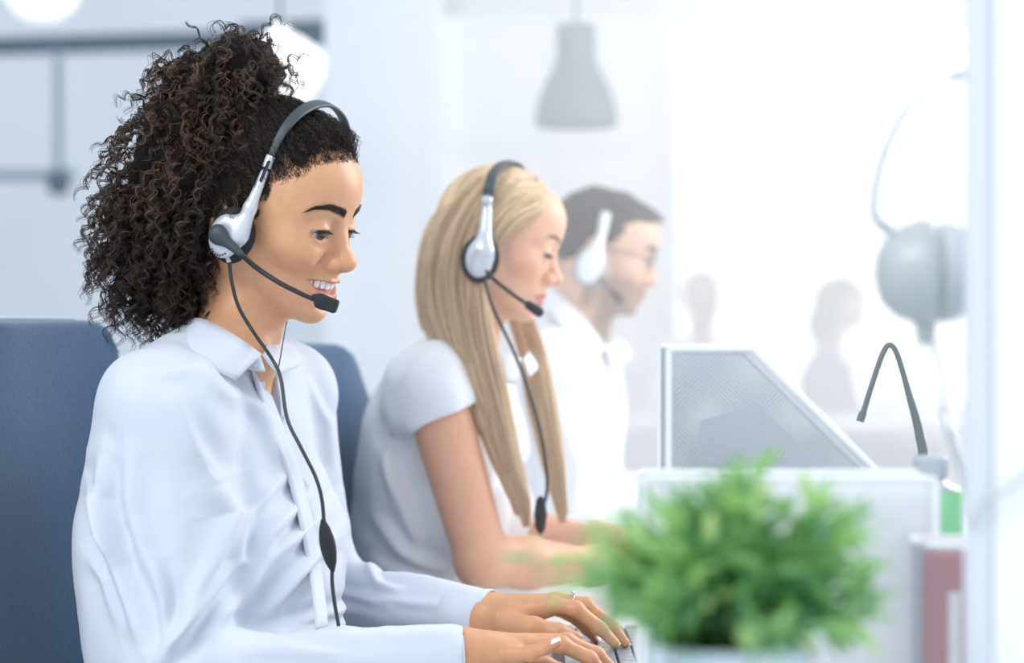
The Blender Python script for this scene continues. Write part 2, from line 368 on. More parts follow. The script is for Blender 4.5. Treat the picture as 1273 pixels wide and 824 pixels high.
# ------------------------------------------------------------------ human heads
HWARP = ([-1.112, -.112, -.073, -.055, -.041, 0, 1], [-1.109, -.109, -.0615, -.0440, -.031, 0, 1])
EX, EY, ER = .0745, .0300, .0138
def head_ops(s, female=True, smile=False, eye_open=.0045, gaze_down=.002, jaw_w=1.0, short=0.0):
    """local frame: x forward, y left, z up, origin between the eyes' height at the skull's middle"""
    J = jaw_w
    s.ell((-.010 + short * .01, 0, .024 - short * .002), (.094 - short * .011, .073, .086 - short * .008), k=.001)
    s.ell((.038, 0, .012), (.048, .060, .068), k=.03)
    s.ell((.050, 0, .048), (.043, .050, .040), k=.03)
    s.ell((.040, 0, -.040), (.044, .047 * J, .050), k=.025)
    for y in (-1, 1):
        s.cap((.005, y * .050 * J, -.055), (.058, y * .020 * J, -.090), .017, .015, k=.022)
        s.cap((-.004, y * .055 * J, -.025), (.005, y * .050 * J, -.055), .014, .016, k=.022)
    s.ell((.038, 0, -.072), (.040, .040 * J, .030), k=.02)
    s.ell((.073, 0, -.096), (.0165, .018 * J, .0150), k=.018)
    for y in (-1, 1):
        s.ell((.054, y * .042, -.026), (.021, .019, .016), k=.02)
        if smile: s.ell((.0655, y * .0350, -.040), (.019, .0175, .016), k=.013)
        s.cap((.079, y * .010, .021), (.066, y * .044, .019), .0085 if female else .011, .006, k=.014)
        s.ell((.094, y * .031, .001), (.014, .017, .0105), k=.014, mode='s')
    # nose
    s.chain([(.081, 0, .014), (.088, 0, -.006), (.100, 0, -.032)], [.0060, .0062, .0085], k=.012)
    s.ell((.1045, 0, -.0400), (.0105, .0110, .0092), k=.009)
    for y in (-1, 1):
        s.ell((.0945, y * .0130, -.0440), (.0098, .0072, .0080), k=.0045)
        s.ell((.0975, y * .0062, -.0525), (.0055, .0030, .0045), k=.002, mode='s')
        s.cap((.0890, y * .0200, -.0375), (.0860, y * .0215, -.047), .0030, .0022, k=.004, mode='s')
        if smile: s.chain([(.0895, y * .0205, -.038), (.0865, y * .0260, -.048), (.0830, y * .0325, -.062), (.0760, y * .0365, -.080)], [.0026, .0046, .0054, .0020], k=.0045, mode='s')
    s.cap((.1035, 0, -.0460), (.0925, 0, -.0520), .0045, .004, k=.005)
    # mouth
    s.ell((.072, 0, -.068), (.0215, .027, .021), k=.014)
    if smile:
        up = [(.0745, -.0300, -.0645), (.0850, -.0200, -.0655), (.0925, -.0080, -.0655), (.0940, 0, -.0665), (.0925, .0080, -.0655), (.0850, .0200, -.0655), (.0745, .0300, -.0645)]
        lw = [(.0745, -.0290, -.0655), (.0835, -.0200, -.0760), (.0905, -.0090, -.0810), (.0915, 0, -.0820), (.0905, .0090, -.0810), (.0835, .0200, -.0760), (.0745, .0290, -.0655)]
        s.chain(up, [.0014, .0024, .0028, .0026, .0028, .0024, .0014], k=.004)
        s.chain(lw, [.0014, .0030, .0042, .0044, .0042, .0030, .0014], k=.004)
        op = [(.0785, -.0275, -.0662), (.0875, -.0185, -.0698), (.0940, 0, -.0728), (.0875, .0185, -.0698), (.0785, .0275, -.0662)]
        s.chain(op, [.0014, .0052, .0060, .0052, .0014], k=.002, mode='s')
    else:
        up = [(.0750, -.0230, -.0725), (.0860, -.0130, -.0705), (.0930, -.0040, -.0685), (.0935, 0, -.0695), (.0930, .0040, -.0685), (.0860, .0130, -.0705), (.0750, .0230, -.0725)]
        lw = [(.0750, -.0220, -.0735), (.0850, -.0130, -.0775), (.0910, 0, -.0795), (.0850, .0130, -.0775), (.0750, .0220, -.0735)]
        fl = 1.0 if female else .8
        s.chain(up, [.0016 * fl, .0032 * fl, .0040 * fl, .0038 * fl, .0040 * fl, .0032 * fl, .0016 * fl], k=.004)
        s.chain(lw, [.0016 * fl, .0040 * fl, .0050 * fl, .0040 * fl, .0016 * fl], k=.004)
        s.chain([(.078, -.0235, -.0732), (.0890, -.0120, -.0742), (.0975, 0, -.0745), (.0890, .0120, -.0742), (.078, .0235, -.0732)], .0009, k=.0025, mode='s')
    s.chain([(.088, -.010, -.0905), (.0915, 0, -.0915), (.088, .010, -.0905)], .0015, k=.008, mode='s')
    # lids: a bulge over the eyeball, then the slit between them
    for y in (-1, 1):
        e = np.array((EX, y * EY, .000))
        s.ell(e, .0160, k=.006)
        s.chain([e + (.0075, y * .0155, .0045), e + (.0150, y * .006, .0092), e + (.0142, -y * .008, .0080)], .0007, k=.0035, mode='s')
        if smile: s.chain([e + (.0060, y * .0140, -.0085), e + (.0125, y * .002, -.0112), e + (.0120, -y * .008, -.0080)], .0008, k=.0050, mode='s')
        s.ell(e + (.0105, y * .0015, -gaze_down), (.0145, .0160, eye_open), k=.0010, mode='s', rot=rot(y * 12, 0, 0))
    # ears
    for y in (-1, 1):
        c = np.array((-.017, y * .0735, -.016))
        R_ = rot(0, -8, 0) @ rot(y * 24, 0, 0)
        s.ell(c, (.0165, .0050, .0300), k=.006, rot=R_)
        s.ell(c + (.002, y * .006, .003), (.0100, .0040, .0190), k=.004, mode='s', rot=R_)
def head_colors(q, base, lip, brow, stubble=None, smile=False, browband=1.0):
    """q: vertices in head frame"""
    c = np.broadcast_to(np.array(base), q.shape).copy()
    x, y, z = q.T; ay = np.abs(y); z = np.interp(z, HWARP[1], HWARP[0])
    # natural ruddiness
    ch = np.exp(-(((x - .065) / .03) ** 2 + ((ay - .038) / .022) ** 2 + ((z + .038) / .022) ** 2))
    c = c * (1 + ch[:, None] * np.array([.06, -.08, -.10]))
    ns = np.exp(-(((x - .105) / .018) ** 2 + (y / .016) ** 2 + ((z + .042) / .014) ** 2)); c = c * (1 + ns[:, None] * np.array([.03, -.07, -.07]))
    if stubble is not None:
        w = sstep(x, .0, .03) * sstep(-z, .040, .062) * (1 - .0) * (x < .2)
        w = np.maximum(w * (1 - np.exp(-((z + .075) ** 2 / .004 ** 2 + (y / .022) ** 2))), 0)
        w = np.maximum(w, sstep(-x, -.030, .010) * sstep(-z, .0, .02) * (z > -.11) * (x > -.012))
        c = lerp(c, stubble, np.clip(w * .62, 0, 1))
    # lips
    zc = np.interp(ay, [0, .010, .020, .030], [-.0735, -.0728, -.0705, -.0655] if smile else [-.0745, -.0742, -.0738, -.0732])
    up = np.interp(ay, [0, .004, .012, .022, .031], [.0090, .0100, .0085, .0060, .001] if smile else [.0085, .0095, .0065, .0025, -.003])
    lo = np.interp(ay, [0, .010, .020, .0305], [.0150, .0135, .0100, .0005] if smile else [.0100, .0085, .0045, -.003])
    inm = sstep(z, zc - lo - .0007, zc - lo + .0007) * (1 - sstep(z, zc + up - .0007, zc + up + .0007)) * sstep(x, .068, .074) * (ay < .032)
    lc = np.where((z > zc)[:, None], np.array(lip) * (.80, .85, .85), np.array(lip)) if smile else np.tile(lip, (len(c), 1))
    c = c * (1 - inm[:, None] * .9) + lc * inm[:, None] * .9
    # eyebrows
    bz = np.interp(ay, [.008, .020, .034, .048, .056], [.0208, .0243, .0275, .0250, .0190])
    bw = np.interp(ay, [.006, .011, .030, .048, .056], [.0008, .0052, .0040, .0020, .0004]) * browband
    bm_ = (1 - sstep(np.abs(z - bz), bw * .7, bw * 1.25)) * (x > .03) * sstep(ay, .0065, .011) * (1 - sstep(ay, .050, .056))
    c = lerp(c, brow, np.clip(bm_ * .9, 0, 1))
    # lid margins
    ed = np.sqrt(((x - EX)) ** 2 + (ay - EY) ** 2 + z ** 2)
    ln = (1 - sstep(ed, .0144, .0151)) * (x > .07) * (z < .0040) * (z > -.0065)
    c = lerp(c, np.array(brow) * .8, np.clip(ln, 0, 1) * .6)
    return c
def eyeballs(parent, R, t, look, iris_col, sc=1.0):
    m = MAT['eye']
    for y in (-1, 1):
        u = np.linspace(0, np.pi, 25); w = np.linspace(0, 2 * np.pi, 33)[:-1]
        uu, ww = np.meshgrid(u, w, indexing='ij')
        d = np.stack([np.cos(uu), np.sin(uu) * np.cos(ww), np.sin(uu) * np.sin(ww)], -1).reshape(-1, 3)
        r = ER + .0006 * np.exp(-(uu.ravel() / .4) ** 2)
        ang = uu.ravel(); col = np.tile((.62, .61, .60), (len(ang), 1)).astype(float)
        col[ang < .64] = iris_col; col[ang < .28] = (.004, .004, .004); col[(ang >= .54) & (ang < .66)] *= .35
        v = (d * r[:, None]) @ look.T
        v = (v + np.array((EX, y * EY, 0))) * sc @ R.T + t
        n = 32; i = np.arange(24)[:, None] * n; j = np.arange(n)[None]; j2 = (j + 1) % n
        f = np.stack([i + j, i + n + j, i + n + j2, i + j2], -1).reshape(-1, 4)
        link('eyeball', np_mesh('eyeball', v, f, colors=col), m, parent)
def lashes(parent, R, t, eye_open, gaze_down, m, sc=1.0, n=26):
    for y in (-1, 1):
        ps = []
        e = np.array((EX, y * EY, 0))
        for side in (1, -1):
            for a in np.linspace(-1, 1, n if side == 1 else n // 2):
                yy = a * .0140; zz = side * eye_open * math.sqrt(max(0, 1 - a * a)) * .95 - gaze_down
                b = e + (math.sqrt(max(.0152 ** 2 - yy * yy - zz * zz, 1e-6)), yy * 1., zz)
                out = np.array((.8, (.15 * y + .55 * a), 0))
                L = (.0085 if side == 1 else .0022) * (1 - .3 * abs(a))
                dz = -.25 * side
                p = [b, b + out * L * .5 + (0, 0, (-.35 if side == 1 else -.1) * L * .5), b + out * L + (0, 0, (-.25 if side == 1 else -.4) * L)]
                ps.append(catmull(p, 6))
        a = np.linspace(-1, 1, 16); yy = a * .0140; zz = eye_open * np.sqrt(1 - a * a) * .97 - gaze_down
        ln = np.stack([EX + np.sqrt(.0149 ** 2 - yy ** 2 - zz ** 2), y * EY + yy, zz], 1)
        v2, f2 = tubes(ln * sc @ R.T + t, np.r_[.0002, np.full(14, .00075), .0002] * sc, 5)
        v, f = join([tubes(np.array(ps) * sc @ R.T + t, np.linspace(.00042, .00010, 6), 3), (v2, f2)])
        link('eyelashes', np_mesh('eyelashes', v, f), m, parent)
def brows(parent, R, t, sdf, m, sc=1.0, n=260, seed=3):
    r = np.random.default_rng(seed); ps = []
    ay = r.uniform(.0085, .055, n * 2); sg = np.repeat([-1, 1], n)
    bz = np.interp(ay, [.008, .020, .034, .048, .056], [.0208, .0243, .0275, .0250, .0190])
    bw = np.interp(ay, [.006, .011, .030, .048, .056], [.0010, .0050, .0038, .0018, .0004])
    z = bz + r.uniform(-1, 1, n * 2) * bw * .8
    # find surface x by marching from the front
    x = np.full(n * 2, .11)
    for _ in range(40):
        q = (np.stack([x, ay * sg, z], 1) * sc) @ R.T + t
        x = x - np.clip(sdf.ev(q) / sc, -.01, .01) * .9
    b = np.stack([x, ay * sg, z], 1)
    slope = np.interp(ay, [.008, .03, .045, .056], [.9, .35, -.2, -.6])
    d = np.stack([-.35 * ay / .05, sg * 1., slope], 1); d /= np.linalg.norm(d, axis=1)[:, None]
    L = r.uniform(.004, .0075, n * 2)[:, None]
    ps = np.stack([b - (.0004, 0, 0), b + d * L * .5 + (.0009, 0, 0), b + d * L + (.0001, 0, 0)], 1)
    ps = ps * sc @ R.T + t
    v, f = tubes(ps, np.array([.00026, .00022, .00008]), 3)
    return link('eyebrows', np_mesh('eyebrows', v, f), m, parent)
MAT = {}
MAT['eye'] = mat('eye', vcol='Col', rough=.08, coat=.6)
MAT['skin_tan'] = mat('skin_tan', vcol='Col', rough=.42, sss=.25, noise=(60, .05), bump=(500, .12, .0006), spec=.45)
MAT['dark_hair'] = mat('dark_hair', (.014, .011, .010), rough=.8, noise=(25, .35), spec=.15)
MAT['brow_hair'] = mat('brow_hair', (.018, .013, .011), rough=.6)
MAT['tooth'] = mat('tooth', (.86, .85, .83), rough=.2, sss=.1)

def teeth(parent, R, t, sc=1.0):
    def fw(p):
        p = np.array(p, float); p[..., 2] = np.interp(p[..., 2], HWARP[0], HWARP[1]); return p * sc @ R.T + t
    wd = [.0084, .0066, .0076, .0068, .0066, .0080]
    for sg in (1, -1):
        yy = .0002
        for i, w_ in enumerate(wd):
            yc = yy + w_ / 2 * (1 - .05 * i); yy += w_ * (1 - .07 * i)
            n = 12; a = np.arange(n) / n * 2 * np.pi
            hz = .0066 - .0003 * i; rings = []
            for q, (sw, zo) in enumerate([(.62, -1), (.9, -.85), (1, -.4), (.95, .3), (.8, 1)]):
                cx, cy = np.cos(a), np.sin(a)
                pw = lambda u: np.sign(u) * np.abs(u) ** .7
                ry = w_ / 2 * sw * .97; rx = .0022 * (.55 if q == 0 else 1)
                yl = pw(cy) * ry; xl = pw(cx) * rx
                ang = np.arctan(2 * 20 * yc); ca, sa = np.cos(ang), np.sin(ang)
                X = .0890 - 20 * yc * yc + xl * ca - yl * sa; Y = yc + xl * sa + yl * ca
                rings.append(np.stack([X, Y * sg, np.full(n, -.0684 + hz * zo + .055 * yc)], 1))
            v = fw(np.array(rings)).reshape(-1, 3)
            i0 = np.arange(4)[:, None] * n; j = np.arange(n)[None]; j2 = (j + 1) % n
            f = np.stack([i0 + j, i0 + j2, i0 + n + j2, i0 + n + j], -1).reshape(-1, 4)
            link('tooth', np_mesh('tooth', v, [f, np.arange(n)[::-1][None]]), MAT['tooth'], parent)
# ------------------------------------------------------------------ torsos, arms, hands, hair
MAT['shirt'] = mat('white_cotton', (.60, .645, .735), rough=.75, sheen=.1, bump=(900, .08, .0005))
MAT['blouse'] = mat('white_blouse', (.84, .86, .91), rough=.8, sheen=.1)
MAT['nail'] = mat('nail_varnish', (.90, .86, .85), rough=.15, coat=.5)
MAT['trousers'] = mat('navy_trousers', (.03, .04, .07), rough=.8)
MAT['button'] = mat('button', (.85, .86, .88), rough=.25)
def torso_ops(s, wide=1.0, bust=1.0, fat=1.0, g=0.0):
    """origin at the base of the neck; x forward, y left, z up; g grows everything (cloth)"""
    W_ = wide
    s.ell((-.005, 0, -.150), (.096 * fat + g, .150 * W_ + g, .150 + g), k=.001)
    s.ell((-.030, 0, -.110), (.075 * fat + g, .140 * W_ + g, .120 + g), k=.05)
    s.ell((.000, 0, -.350), (.098 * fat + g, .128 * W_ + g, .200 + g), k=.06)
    s.ell((-.010, 0, -.500), (.115 * fat + g, .160 * W_ + g, .110 + g), k=.06)
    for y in (-1, 1):
        if bust: s.ell((.062, y * .068, -.205), (.062 * bust + g, .064 + g, .064 + g), k=.04)
        s.cap((-.012, y * .030, -.005), (-.012, y * .150 * W_, -.045), .034 + g, .044 + g, k=.04)
def arm_ops(s, sh, el, wr, r, k=.03):
    s.ell(sh, r[0] * 1.08, k=k); s.cap(sh, el, r[0], r[1], k=k); s.cap(el, wr, r[2], r[3], k=.02)
def hand_ops(s, wrist, palm, fingers, thumb, rw=.024):
    """palm: list of (point, radius); fingers: list of 4-point chains; thumb: 3/4-point chain"""
    for (p, r) in palm: s.cap(wrist, p, rw, r, k=.012)
    for i, fg in enumerate(fingers):
        rr = [.0098, .0086, .0078, .0060] if i < 3 else [.0088, .0074, .0066, .0052]
        s.chain(fg, rr, k=.005)
        s.ell(fg[1], rr[1] * 1.08, k=.003)
    s.chain(thumb, [.0140, .0115, .0095, .0070][:len(thumb)], k=.008)
def nail(parent, tip, d, up, w=.0062, L=.0135, m=None):
    """a nail plate lying on the back of a fingertip"""
    d = np.array(d, float); d /= np.linalg.norm(d); up = np.array(up, float); up -= d * (up @ d); up /= np.linalg.norm(up); sd = np.cross(d, up)
    n, k = 9, 7; g = []
    for i in range(n):
        t = i / (n - 1); wv = w * (1 - .75 * max(0, t - .72) / .28) * (.85 + .15 * min(1, t * 4))
        for j in range(k):
            a = (j / (k - 1) - .5) * 2
            g.append(np.array(tip) + d * (t * L - L * .55) + sd * (wv * math.sin(a * 1.05)) + up * (.0062 * math.cos(a * 1.05) - .0008 * (1 - t) - .0016 * t * t))
    f = [(i * k + j, i * k + j + 1, (i + 1) * k + j + 1, (i + 1) * k + j) for i in range(n - 1) for j in range(k - 1)]
    link('fingernail', np_mesh('fingernail', g, np.array(f)), m or MAT['nail'], parent)
def fold_disp(lines, ymax, scale=1.0):
    """cloth folds: creases along lines lying on the near side of the garment (x, z points in metres)"""
    L = [(np.array(l[0], float), l[1], l[2]) for l in lines]
    def fn(p):
        out = np.zeros(len(p)); xz = p[:, [0, 2]]; near = 1 - sstep(p[:, 1], ymax - .05, ymax + .03)
        for pts, w, amp in L:
            best = np.full(len(p), 9.); sg = np.zeros(len(p)); tt = np.zeros(len(p)); n = len(pts) - 1
            for i in range(n):
                a, b = pts[i], pts[i + 1]; ab = b - a; q = xz - a
                t = np.clip(q @ ab / (ab @ ab), 0, 1); r = q - t[:, None] * ab; d = np.sqrt((r * r).sum(1))
                m = d < best; best = np.where(m, d, best); tt = np.where(m, (i + t) / n, tt)
                sg = np.where(m, np.sign(ab[0] * q[:, 1] - ab[1] * q[:, 0]), sg)
            u = best * sg / (w * .85); env = np.sin(np.pi * np.clip(tt, .02, .98)) ** .6
            u = np.clip(u, -6, 6)
            prof = np.exp(-u * u * 1.8) - .75 * np.exp(-((u - 1.3) / .95) ** 2) - .30 * np.exp(-((u + 1.7) / 1.2) ** 2)
            out += amp * prof * env * scale
        return out * near
    return fn
def stations(pts): return [P(*p) for p in pts]
def patch(name, A, B, m, parent, th=.0022, n=20, k=6, bulge=0.0, nrm=(0, -1, 0)):
    """a stiff cloth flap between the curves A and B"""
    a = catmull(A, n); b = catmull(B, n); t = np.linspace(0, 1, k)[None, :, None]
    g = a[:, None] * (1 - t) + b[:, None] * t + np.array(nrm) * bulge * 4 * t * (1 - t)
    du = np.gradient(g, axis=0); dv = np.gradient(g, axis=1); N = np.cross(du, dv); N /= np.linalg.norm(N, axis=2, keepdims=True) + 1e-9
    v = np.concatenate([(g + N * th / 2).reshape(-1, 3), (g - N * th / 2).reshape(-1, 3)]); o = n * k
    i = np.arange(n - 1)[:, None] * k; j = np.arange(k - 1)[None]
    q = np.stack([i + j, i + j + 1, i + k + j + 1, i + k + j], -1).reshape(-1, 4)
    fl = [q, q[:, ::-1] + o]
    bd = [r * k for r in range(n)] + [(n - 1) * k + c for c in range(1, k)] + [r * k + k - 1 for r in range(n - 2, -1, -1)] + [c for c in range(k - 2, 0, -1)]
    bd = np.array(bd); b2 = np.roll(bd, -1); fl.append(np.stack([bd, b2, b2 + o, bd + o], 1))
    return link(name, np_mesh(name, v, fl), m, parent)
def curly(roots, dirs, L, n, rad, pitch, r_, grav=.5, wander=.3, fl=None):
    """helical curls growing from roots along dirs, bending down"""
    S_ = len(roots); p = roots.copy(); d = dirs.copy(); out = np.zeros((S_, n, 3)); st = (L / n)[:, None]
    drift = r_.normal(size=(S_, 3)) * wander
    for i in range(n):
        out[:, i] = p
        d = d + np.array([0, 0, -1.]) * grav * 2.2 / n + drift * (1.5 / n) + r_.normal(size=(S_, 3)) * .05
        if fl is not None: d = d + fl(p) / n
        d /= np.linalg.norm(d, axis=1, keepdims=True); p = p + d * st
    T = np.gradient(out, axis=1); T /= np.linalg.norm(T, axis=2, keepdims=True) + 1e-9
    ref = r_.normal(size=(S_, 1, 3)); A = np.cross(T, ref); A /= np.linalg.norm(A, axis=2, keepdims=True) + 1e-9; B = np.cross(T, A)
    s = np.arange(n)[None, :] * st; ph = s / pitch[:, None] * 2 * np.pi * r_.choice([-1, 1], S_)[:, None] + r_.uniform(0, 6.28, S_)[:, None]
    ramp = np.minimum(1, np.arange(n)[None, :] / n * 4) * rad[:, None]
    return out + (A * np.cos(ph)[..., None] + B * np.sin(ph)[..., None]) * ramp[..., None]
def hairmesh(name, paths, r0, m, parent, cols=None, sides=3, tip=.35, **kw):
    n = paths.shape[1]; v, f = tubes(paths, r0 * np.interp(np.linspace(0, 1, n), [0, .6, 1], [1, .95, tip]), sides)
    c = None if cols is None else np.repeat(cols, n * sides, 0)
    return link(name, np_mesh(name, v, f, colors=c), m, parent, **kw)
def seated_legs(parent, hip, m, yaw=0, zf=0.0, zseat=.44):
    """trousers, sitting: hip, thighs forward, shins down"""
    s = Sdf(); R = rot(yaw, 0, 0)
    for y in (-1, 1):
        h = np.array(hip) + R @ np.array((0, y * .085, 0)); kn = h + R @ np.array((.40, y * .02, .0)); an = kn + R @ np.array((-.02, 0, 0)); an[2] = .09
        s.cap(h, kn, .085, .062, k=.05); s.cap(kn, an, .060, .042, k=.02)
    s.ell(np.array(hip) + (0, 0, .02), (.13, .17, .11), k=.05)
    lo = np.array(hip) - .75; hi = np.array(hip) + .75; lo[2] = .05; hi[2] = hip[2] + .16
    v, f = s.mesh(lo, hi, .014); link('trousers', np_mesh('trousers', smooth_v(v, f, 1), f), m, parent)
    for y in (-1, 1):
        a = np.array(hip) + R @ np.array((.40, y * .105, 0)); s2 = Sdf(); c = a.copy(); c[2] = .045
        fwd = R @ np.array((1, 0, 0))
        s2.cap(c - fwd * .05, c + fwd * .12, .040, .036, k=.02); s2.box((c[0] + fwd[0] * .04, c[1] + fwd[1] * .04, -.1), (.3, .3, .1), .001, k=.004, mode='s')
        v, f = s2.mesh(c - .22, c + .22, .008); link('shoe', np_mesh('shoe', v, f), MAT['shoe'], parent)
MAT['shoe'] = mat('black_leather', (.02, .02, .022), rough=.35)
# ------------------------------------------------------------------ the curly-haired woman
W1 = root('person', 'smiling person with a dark curly ponytail in a white button shirt, typing in front', 'person', tuple(P(300, 980, 2.42)))
RH = rot(-22, 14, 3); SH = 1.06
TH = P(441, 334, 2.38) - RH @ np.array((.115, 0, -.034)) * SH
def hf(p): return RH @ (np.array(p, float) * SH) + TH
TO = P(285, 445, 2.42); TR = rot(-25, 6, 0)
def tf(p): return TR @ np.array(p, float) + TO
S2 = Sdf(); S2.frame(TR, TO); torso_ops(S2, g=.010, bust=.95, wide=.93)
S2.frame()
shR = P(218, 512, 2.28); elR = P(228, 850, 2.235); wrR = P(560, 818, 2.245)
shL = tf((-.008, .150, -.050)); elL = P(398, 735, 2.60); wrL = P(590, 764, 2.465)
arm_ops(S2, shR, elR, wrR, (.050, .058, .058, .036), k=.045); arm_ops(S2, shL, elL, wrL, (.052, .050, .046, .032))
S2.ell(P(166, 640, 2.30), (.060, .065, .110), k=.05)           # cloth bagging behind the arm
S2.ell(P(180, 760, 2.32), (.070, .085, .140), k=.05)
S2.ell(P(330, 760, 2.40), (.09, .10, .12), k=.05)
def onto(pts, off):
    """picture positions -> points on the shirt, moved outwards by off"""
    out = []
    for a, b in pts:
        y = 2.15
        for _ in range(80):
            d_ = S2.ev(P(a, b, y)[None])[0]
            if abs(d_) < 3e-4 or y > 2.6: break
            y += max(d_ * .8, -.01)
        p = P(a, b, y); n = np.array([(S2.ev((p + e)[None]) - S2.ev((p - e)[None]))[0] for e in np.eye(3) * .003]); n /= np.linalg.norm(n) + 1e-9
        out.append(p + n * off)
    return out
VPX = [(333, 438), (337, 462), (345, 502), (354, 535), (361, 560)]
VSK = onto(VPX + [(370, 585), (380, 618)], -.0200)
VCUT = onto(VPX, -.004)
# body: head, neck, chest, and both hands in one skin mesh
s = Sdf(); s.frame(RH, TH, SH); s.warp = HWARP; head_ops(s, smile=True, eye_open=.0040, gaze_down=.0022)
s.frame(); s.warp = None
s.cap(hf((-.012, 0, -.05)), P(289, 470, 2.42), .047, .050, k=.03)
s.cap(P(296, 385, 2.385), P(326, 452, 2.385), .012, .008, k=.03)
s.frame(TR, TO); torso_ops(s, g=-.006, bust=.9); s.frame()
s.chain(VSK, [.0115, .0115, .0115, .0115, .0115, .0115, .0110], k=.008)
v1, f1 = s.mesh(np.array((-.66, 2.10, .90)), np.array((-.13, 2.72, 1.36)), .0014)
keep = ((v1 - TO) @ TR)[:, 2] > -.22
f1 = f1[keep[f1].all(1)]
q = (v1 - TH) @ RH / SH
c1 = head_colors(q, (.66, .36, .20), (.52, .17, .13), (.04, .025, .02), smile=True)
BROWS1 = s
# hands
hR = Sdf(); wR = P(572, 812, 2.25)
fR = [stations([(655, 800, 2.300), (700, 798, 2.310), (735, 812, 2.315), (755, 826, 2.315)]),
      stations([(660, 798, 2.280), (705, 797, 2.285), (742, 813, 2.290), (762, 832, 2.290)]),
      stations([(655, 802, 2.258), (698, 801, 2.260), (733, 818, 2.262), (750, 836, 2.262)]),
      stations([(635, 813, 2.236), (660, 812, 2.230), (676, 806, 2.228), (692, 799, 2.226)])]
hand_ops(hR, wR, [(P(650, 802, 2.300), .0135), (P(652, 803, 2.272), .0135), (P(640, 812, 2.248), .0125)], fR,
         stations([(600, 815, 2.275), (640, 822, 2.335), (675, 826, 2.350), (700, 832, 2.350)]), rw=.0235)
hR.cap(P(500, 820, 2.24), wR, .030, .0245, k=.01)
vR, fRm = hR.mesh(P(535, 700, 2.20) - (0, .06, .16), P(790, 740, 2.25) + (.0, .17, .03), .0012)
hL = Sdf(); wL = P(608, 766, 2.45)
fL = [stations([(688, 751, 2.425), (716, 757, 2.420), (746, 781, 2.420), (764, 799, 2.420)]),
      stations([(692, 746, 2.447), (728, 752, 2.447), (760, 778, 2.447), (777, 799, 2.447)]),
      stations([(688, 747, 2.468), (722, 752, 2.470), (752, 776, 2.470), (768, 797, 2.470)]),
      stations([(676, 753, 2.488), (706, 762, 2.492), (730, 782, 2.492), (742, 796, 2.492)])]
hand_ops(hL, wL, [(P(682, 754, 2.432), .0125), (P(686, 750, 2.452), .0125), (P(674, 756, 2.478), .0115)], fL,
         stations([(634, 774, 2.425), (664, 780, 2.400), (694, 786, 2.395), (716, 792, 2.393)]), rw=.0230)
hL.cap(P(540, 768, 2.48), wL, .028, .0235, k=.01)
vL, fLm = hL.mesh(P(575, 700, 2.45) - (0, .085, .13), P(800, 740, 2.45) + (.0, .085, .03), .0012)
vv, ff = join([(v1, f1), (vR, fRm), (vL, fLm)])
base = np.array((.66, .36, .20))
def handcol(v, fingers):
    c = np.tile(base * (.95, .90, .88), (len(v), 1))
    for fg in fingers:
        for p in fg[1:]:
            w = np.exp(-((v - p) ** 2).sum(1) / .008 ** 2); c = c * (1 + w[:, None] * np.array([.02, -.12, -.12]))
    return c
cc = np.concatenate([c1, handcol(vR, fR), handcol(vL, fL)])
link('body', np_mesh('body', vv, ff, colors=cc), MAT['skin_tan'], W1)
eyeballs(W1, RH, TH, rot(-14, 9, 0), (.035, .018, .010), SH)
lashes(W1, RH, TH, .0040, .0022, MAT['brow_hair'], SH)
brows(W1, RH, TH, BROWS1, MAT['brow_hair'], SH)
teeth(W1, RH, TH, SH)
upv = np.array((0, -.15, 1.))
for fg in fR[:3] + fL + [stations([(676, 806, 2.228), (692, 799, 2.226)])] + [stations([(694, 786, 2.395), (716, 792, 2.393)])]:
    d = fg[-1] - fg[-2]; nail(W1, fg[-1], d, upv)
ringp = fL[1][0] * .45 + fL[1][1] * .55
# shirt
X = lambda pts: [(P(a, b, 2.24)[0], P(a, b, 2.24)[2]) for a, b in pts]
folds = [(X([(240, 440), (275, 485), (318, 530)]), .010, .0035), (X([(262, 436), (300, 490), (345, 560)]), .008, .0026),
         (X([(214, 470), (232, 520), (246, 560), (276, 604)]), .014, .0030),
         (X([(300, 500), (330, 560), (352, 620)]), .012, .0030),
         (X([(268, 600), (286, 640), (272, 690), (216, 806)]), .015, .0075),
         (X([(300, 640), (296, 700), (240, 775), (200, 822)]), .013, .0065),
         (X([(386, 655), (345, 690), (313, 725), (268, 775)]), .013, .0060), (X([(372, 625), (330, 672), (290, 757)]), .012, .0050),
         (X([(398, 690), (360, 730), (330, 770)]), .012, .0050), (X([(340, 600), (310, 640), (298, 700)]), .010, .0035),
         (X([(126, 560), (122, 620), (146, 703), (190, 800)]), .016, .0080), (X([(160, 560), (168, 640), (200, 720)]), .020, .0040),
         (X([(100, 600), (128, 660), (150, 690)]), .012, .0050), (X([(104, 690), (130, 720), (150, 780)]), .012, .0040),
         (X([(196, 690), (212, 740), (214, 790)]), .012, .0045), (X([(330, 790), (400, 782), (460, 790)]), .010, .0030),
         (X([(300, 800), (360, 800), (440, 806)]), .012, .0035), (X([(420, 780), (500, 786), (560, 784)]), .008, .0015),
         (X([(176, 455), (210, 462), (250, 452)]), .012, .0022), (X([(345, 470), (378, 540), (384, 620)]), .010, .0026),
         (X([(432, 700), (470, 735), (520, 742)]), .010, .0045), (X([(440, 725), (490, 745), (540, 752)]), .010, .0035), (X([(430, 740), (450, 765), (480, 770)]), .008, .0035)]
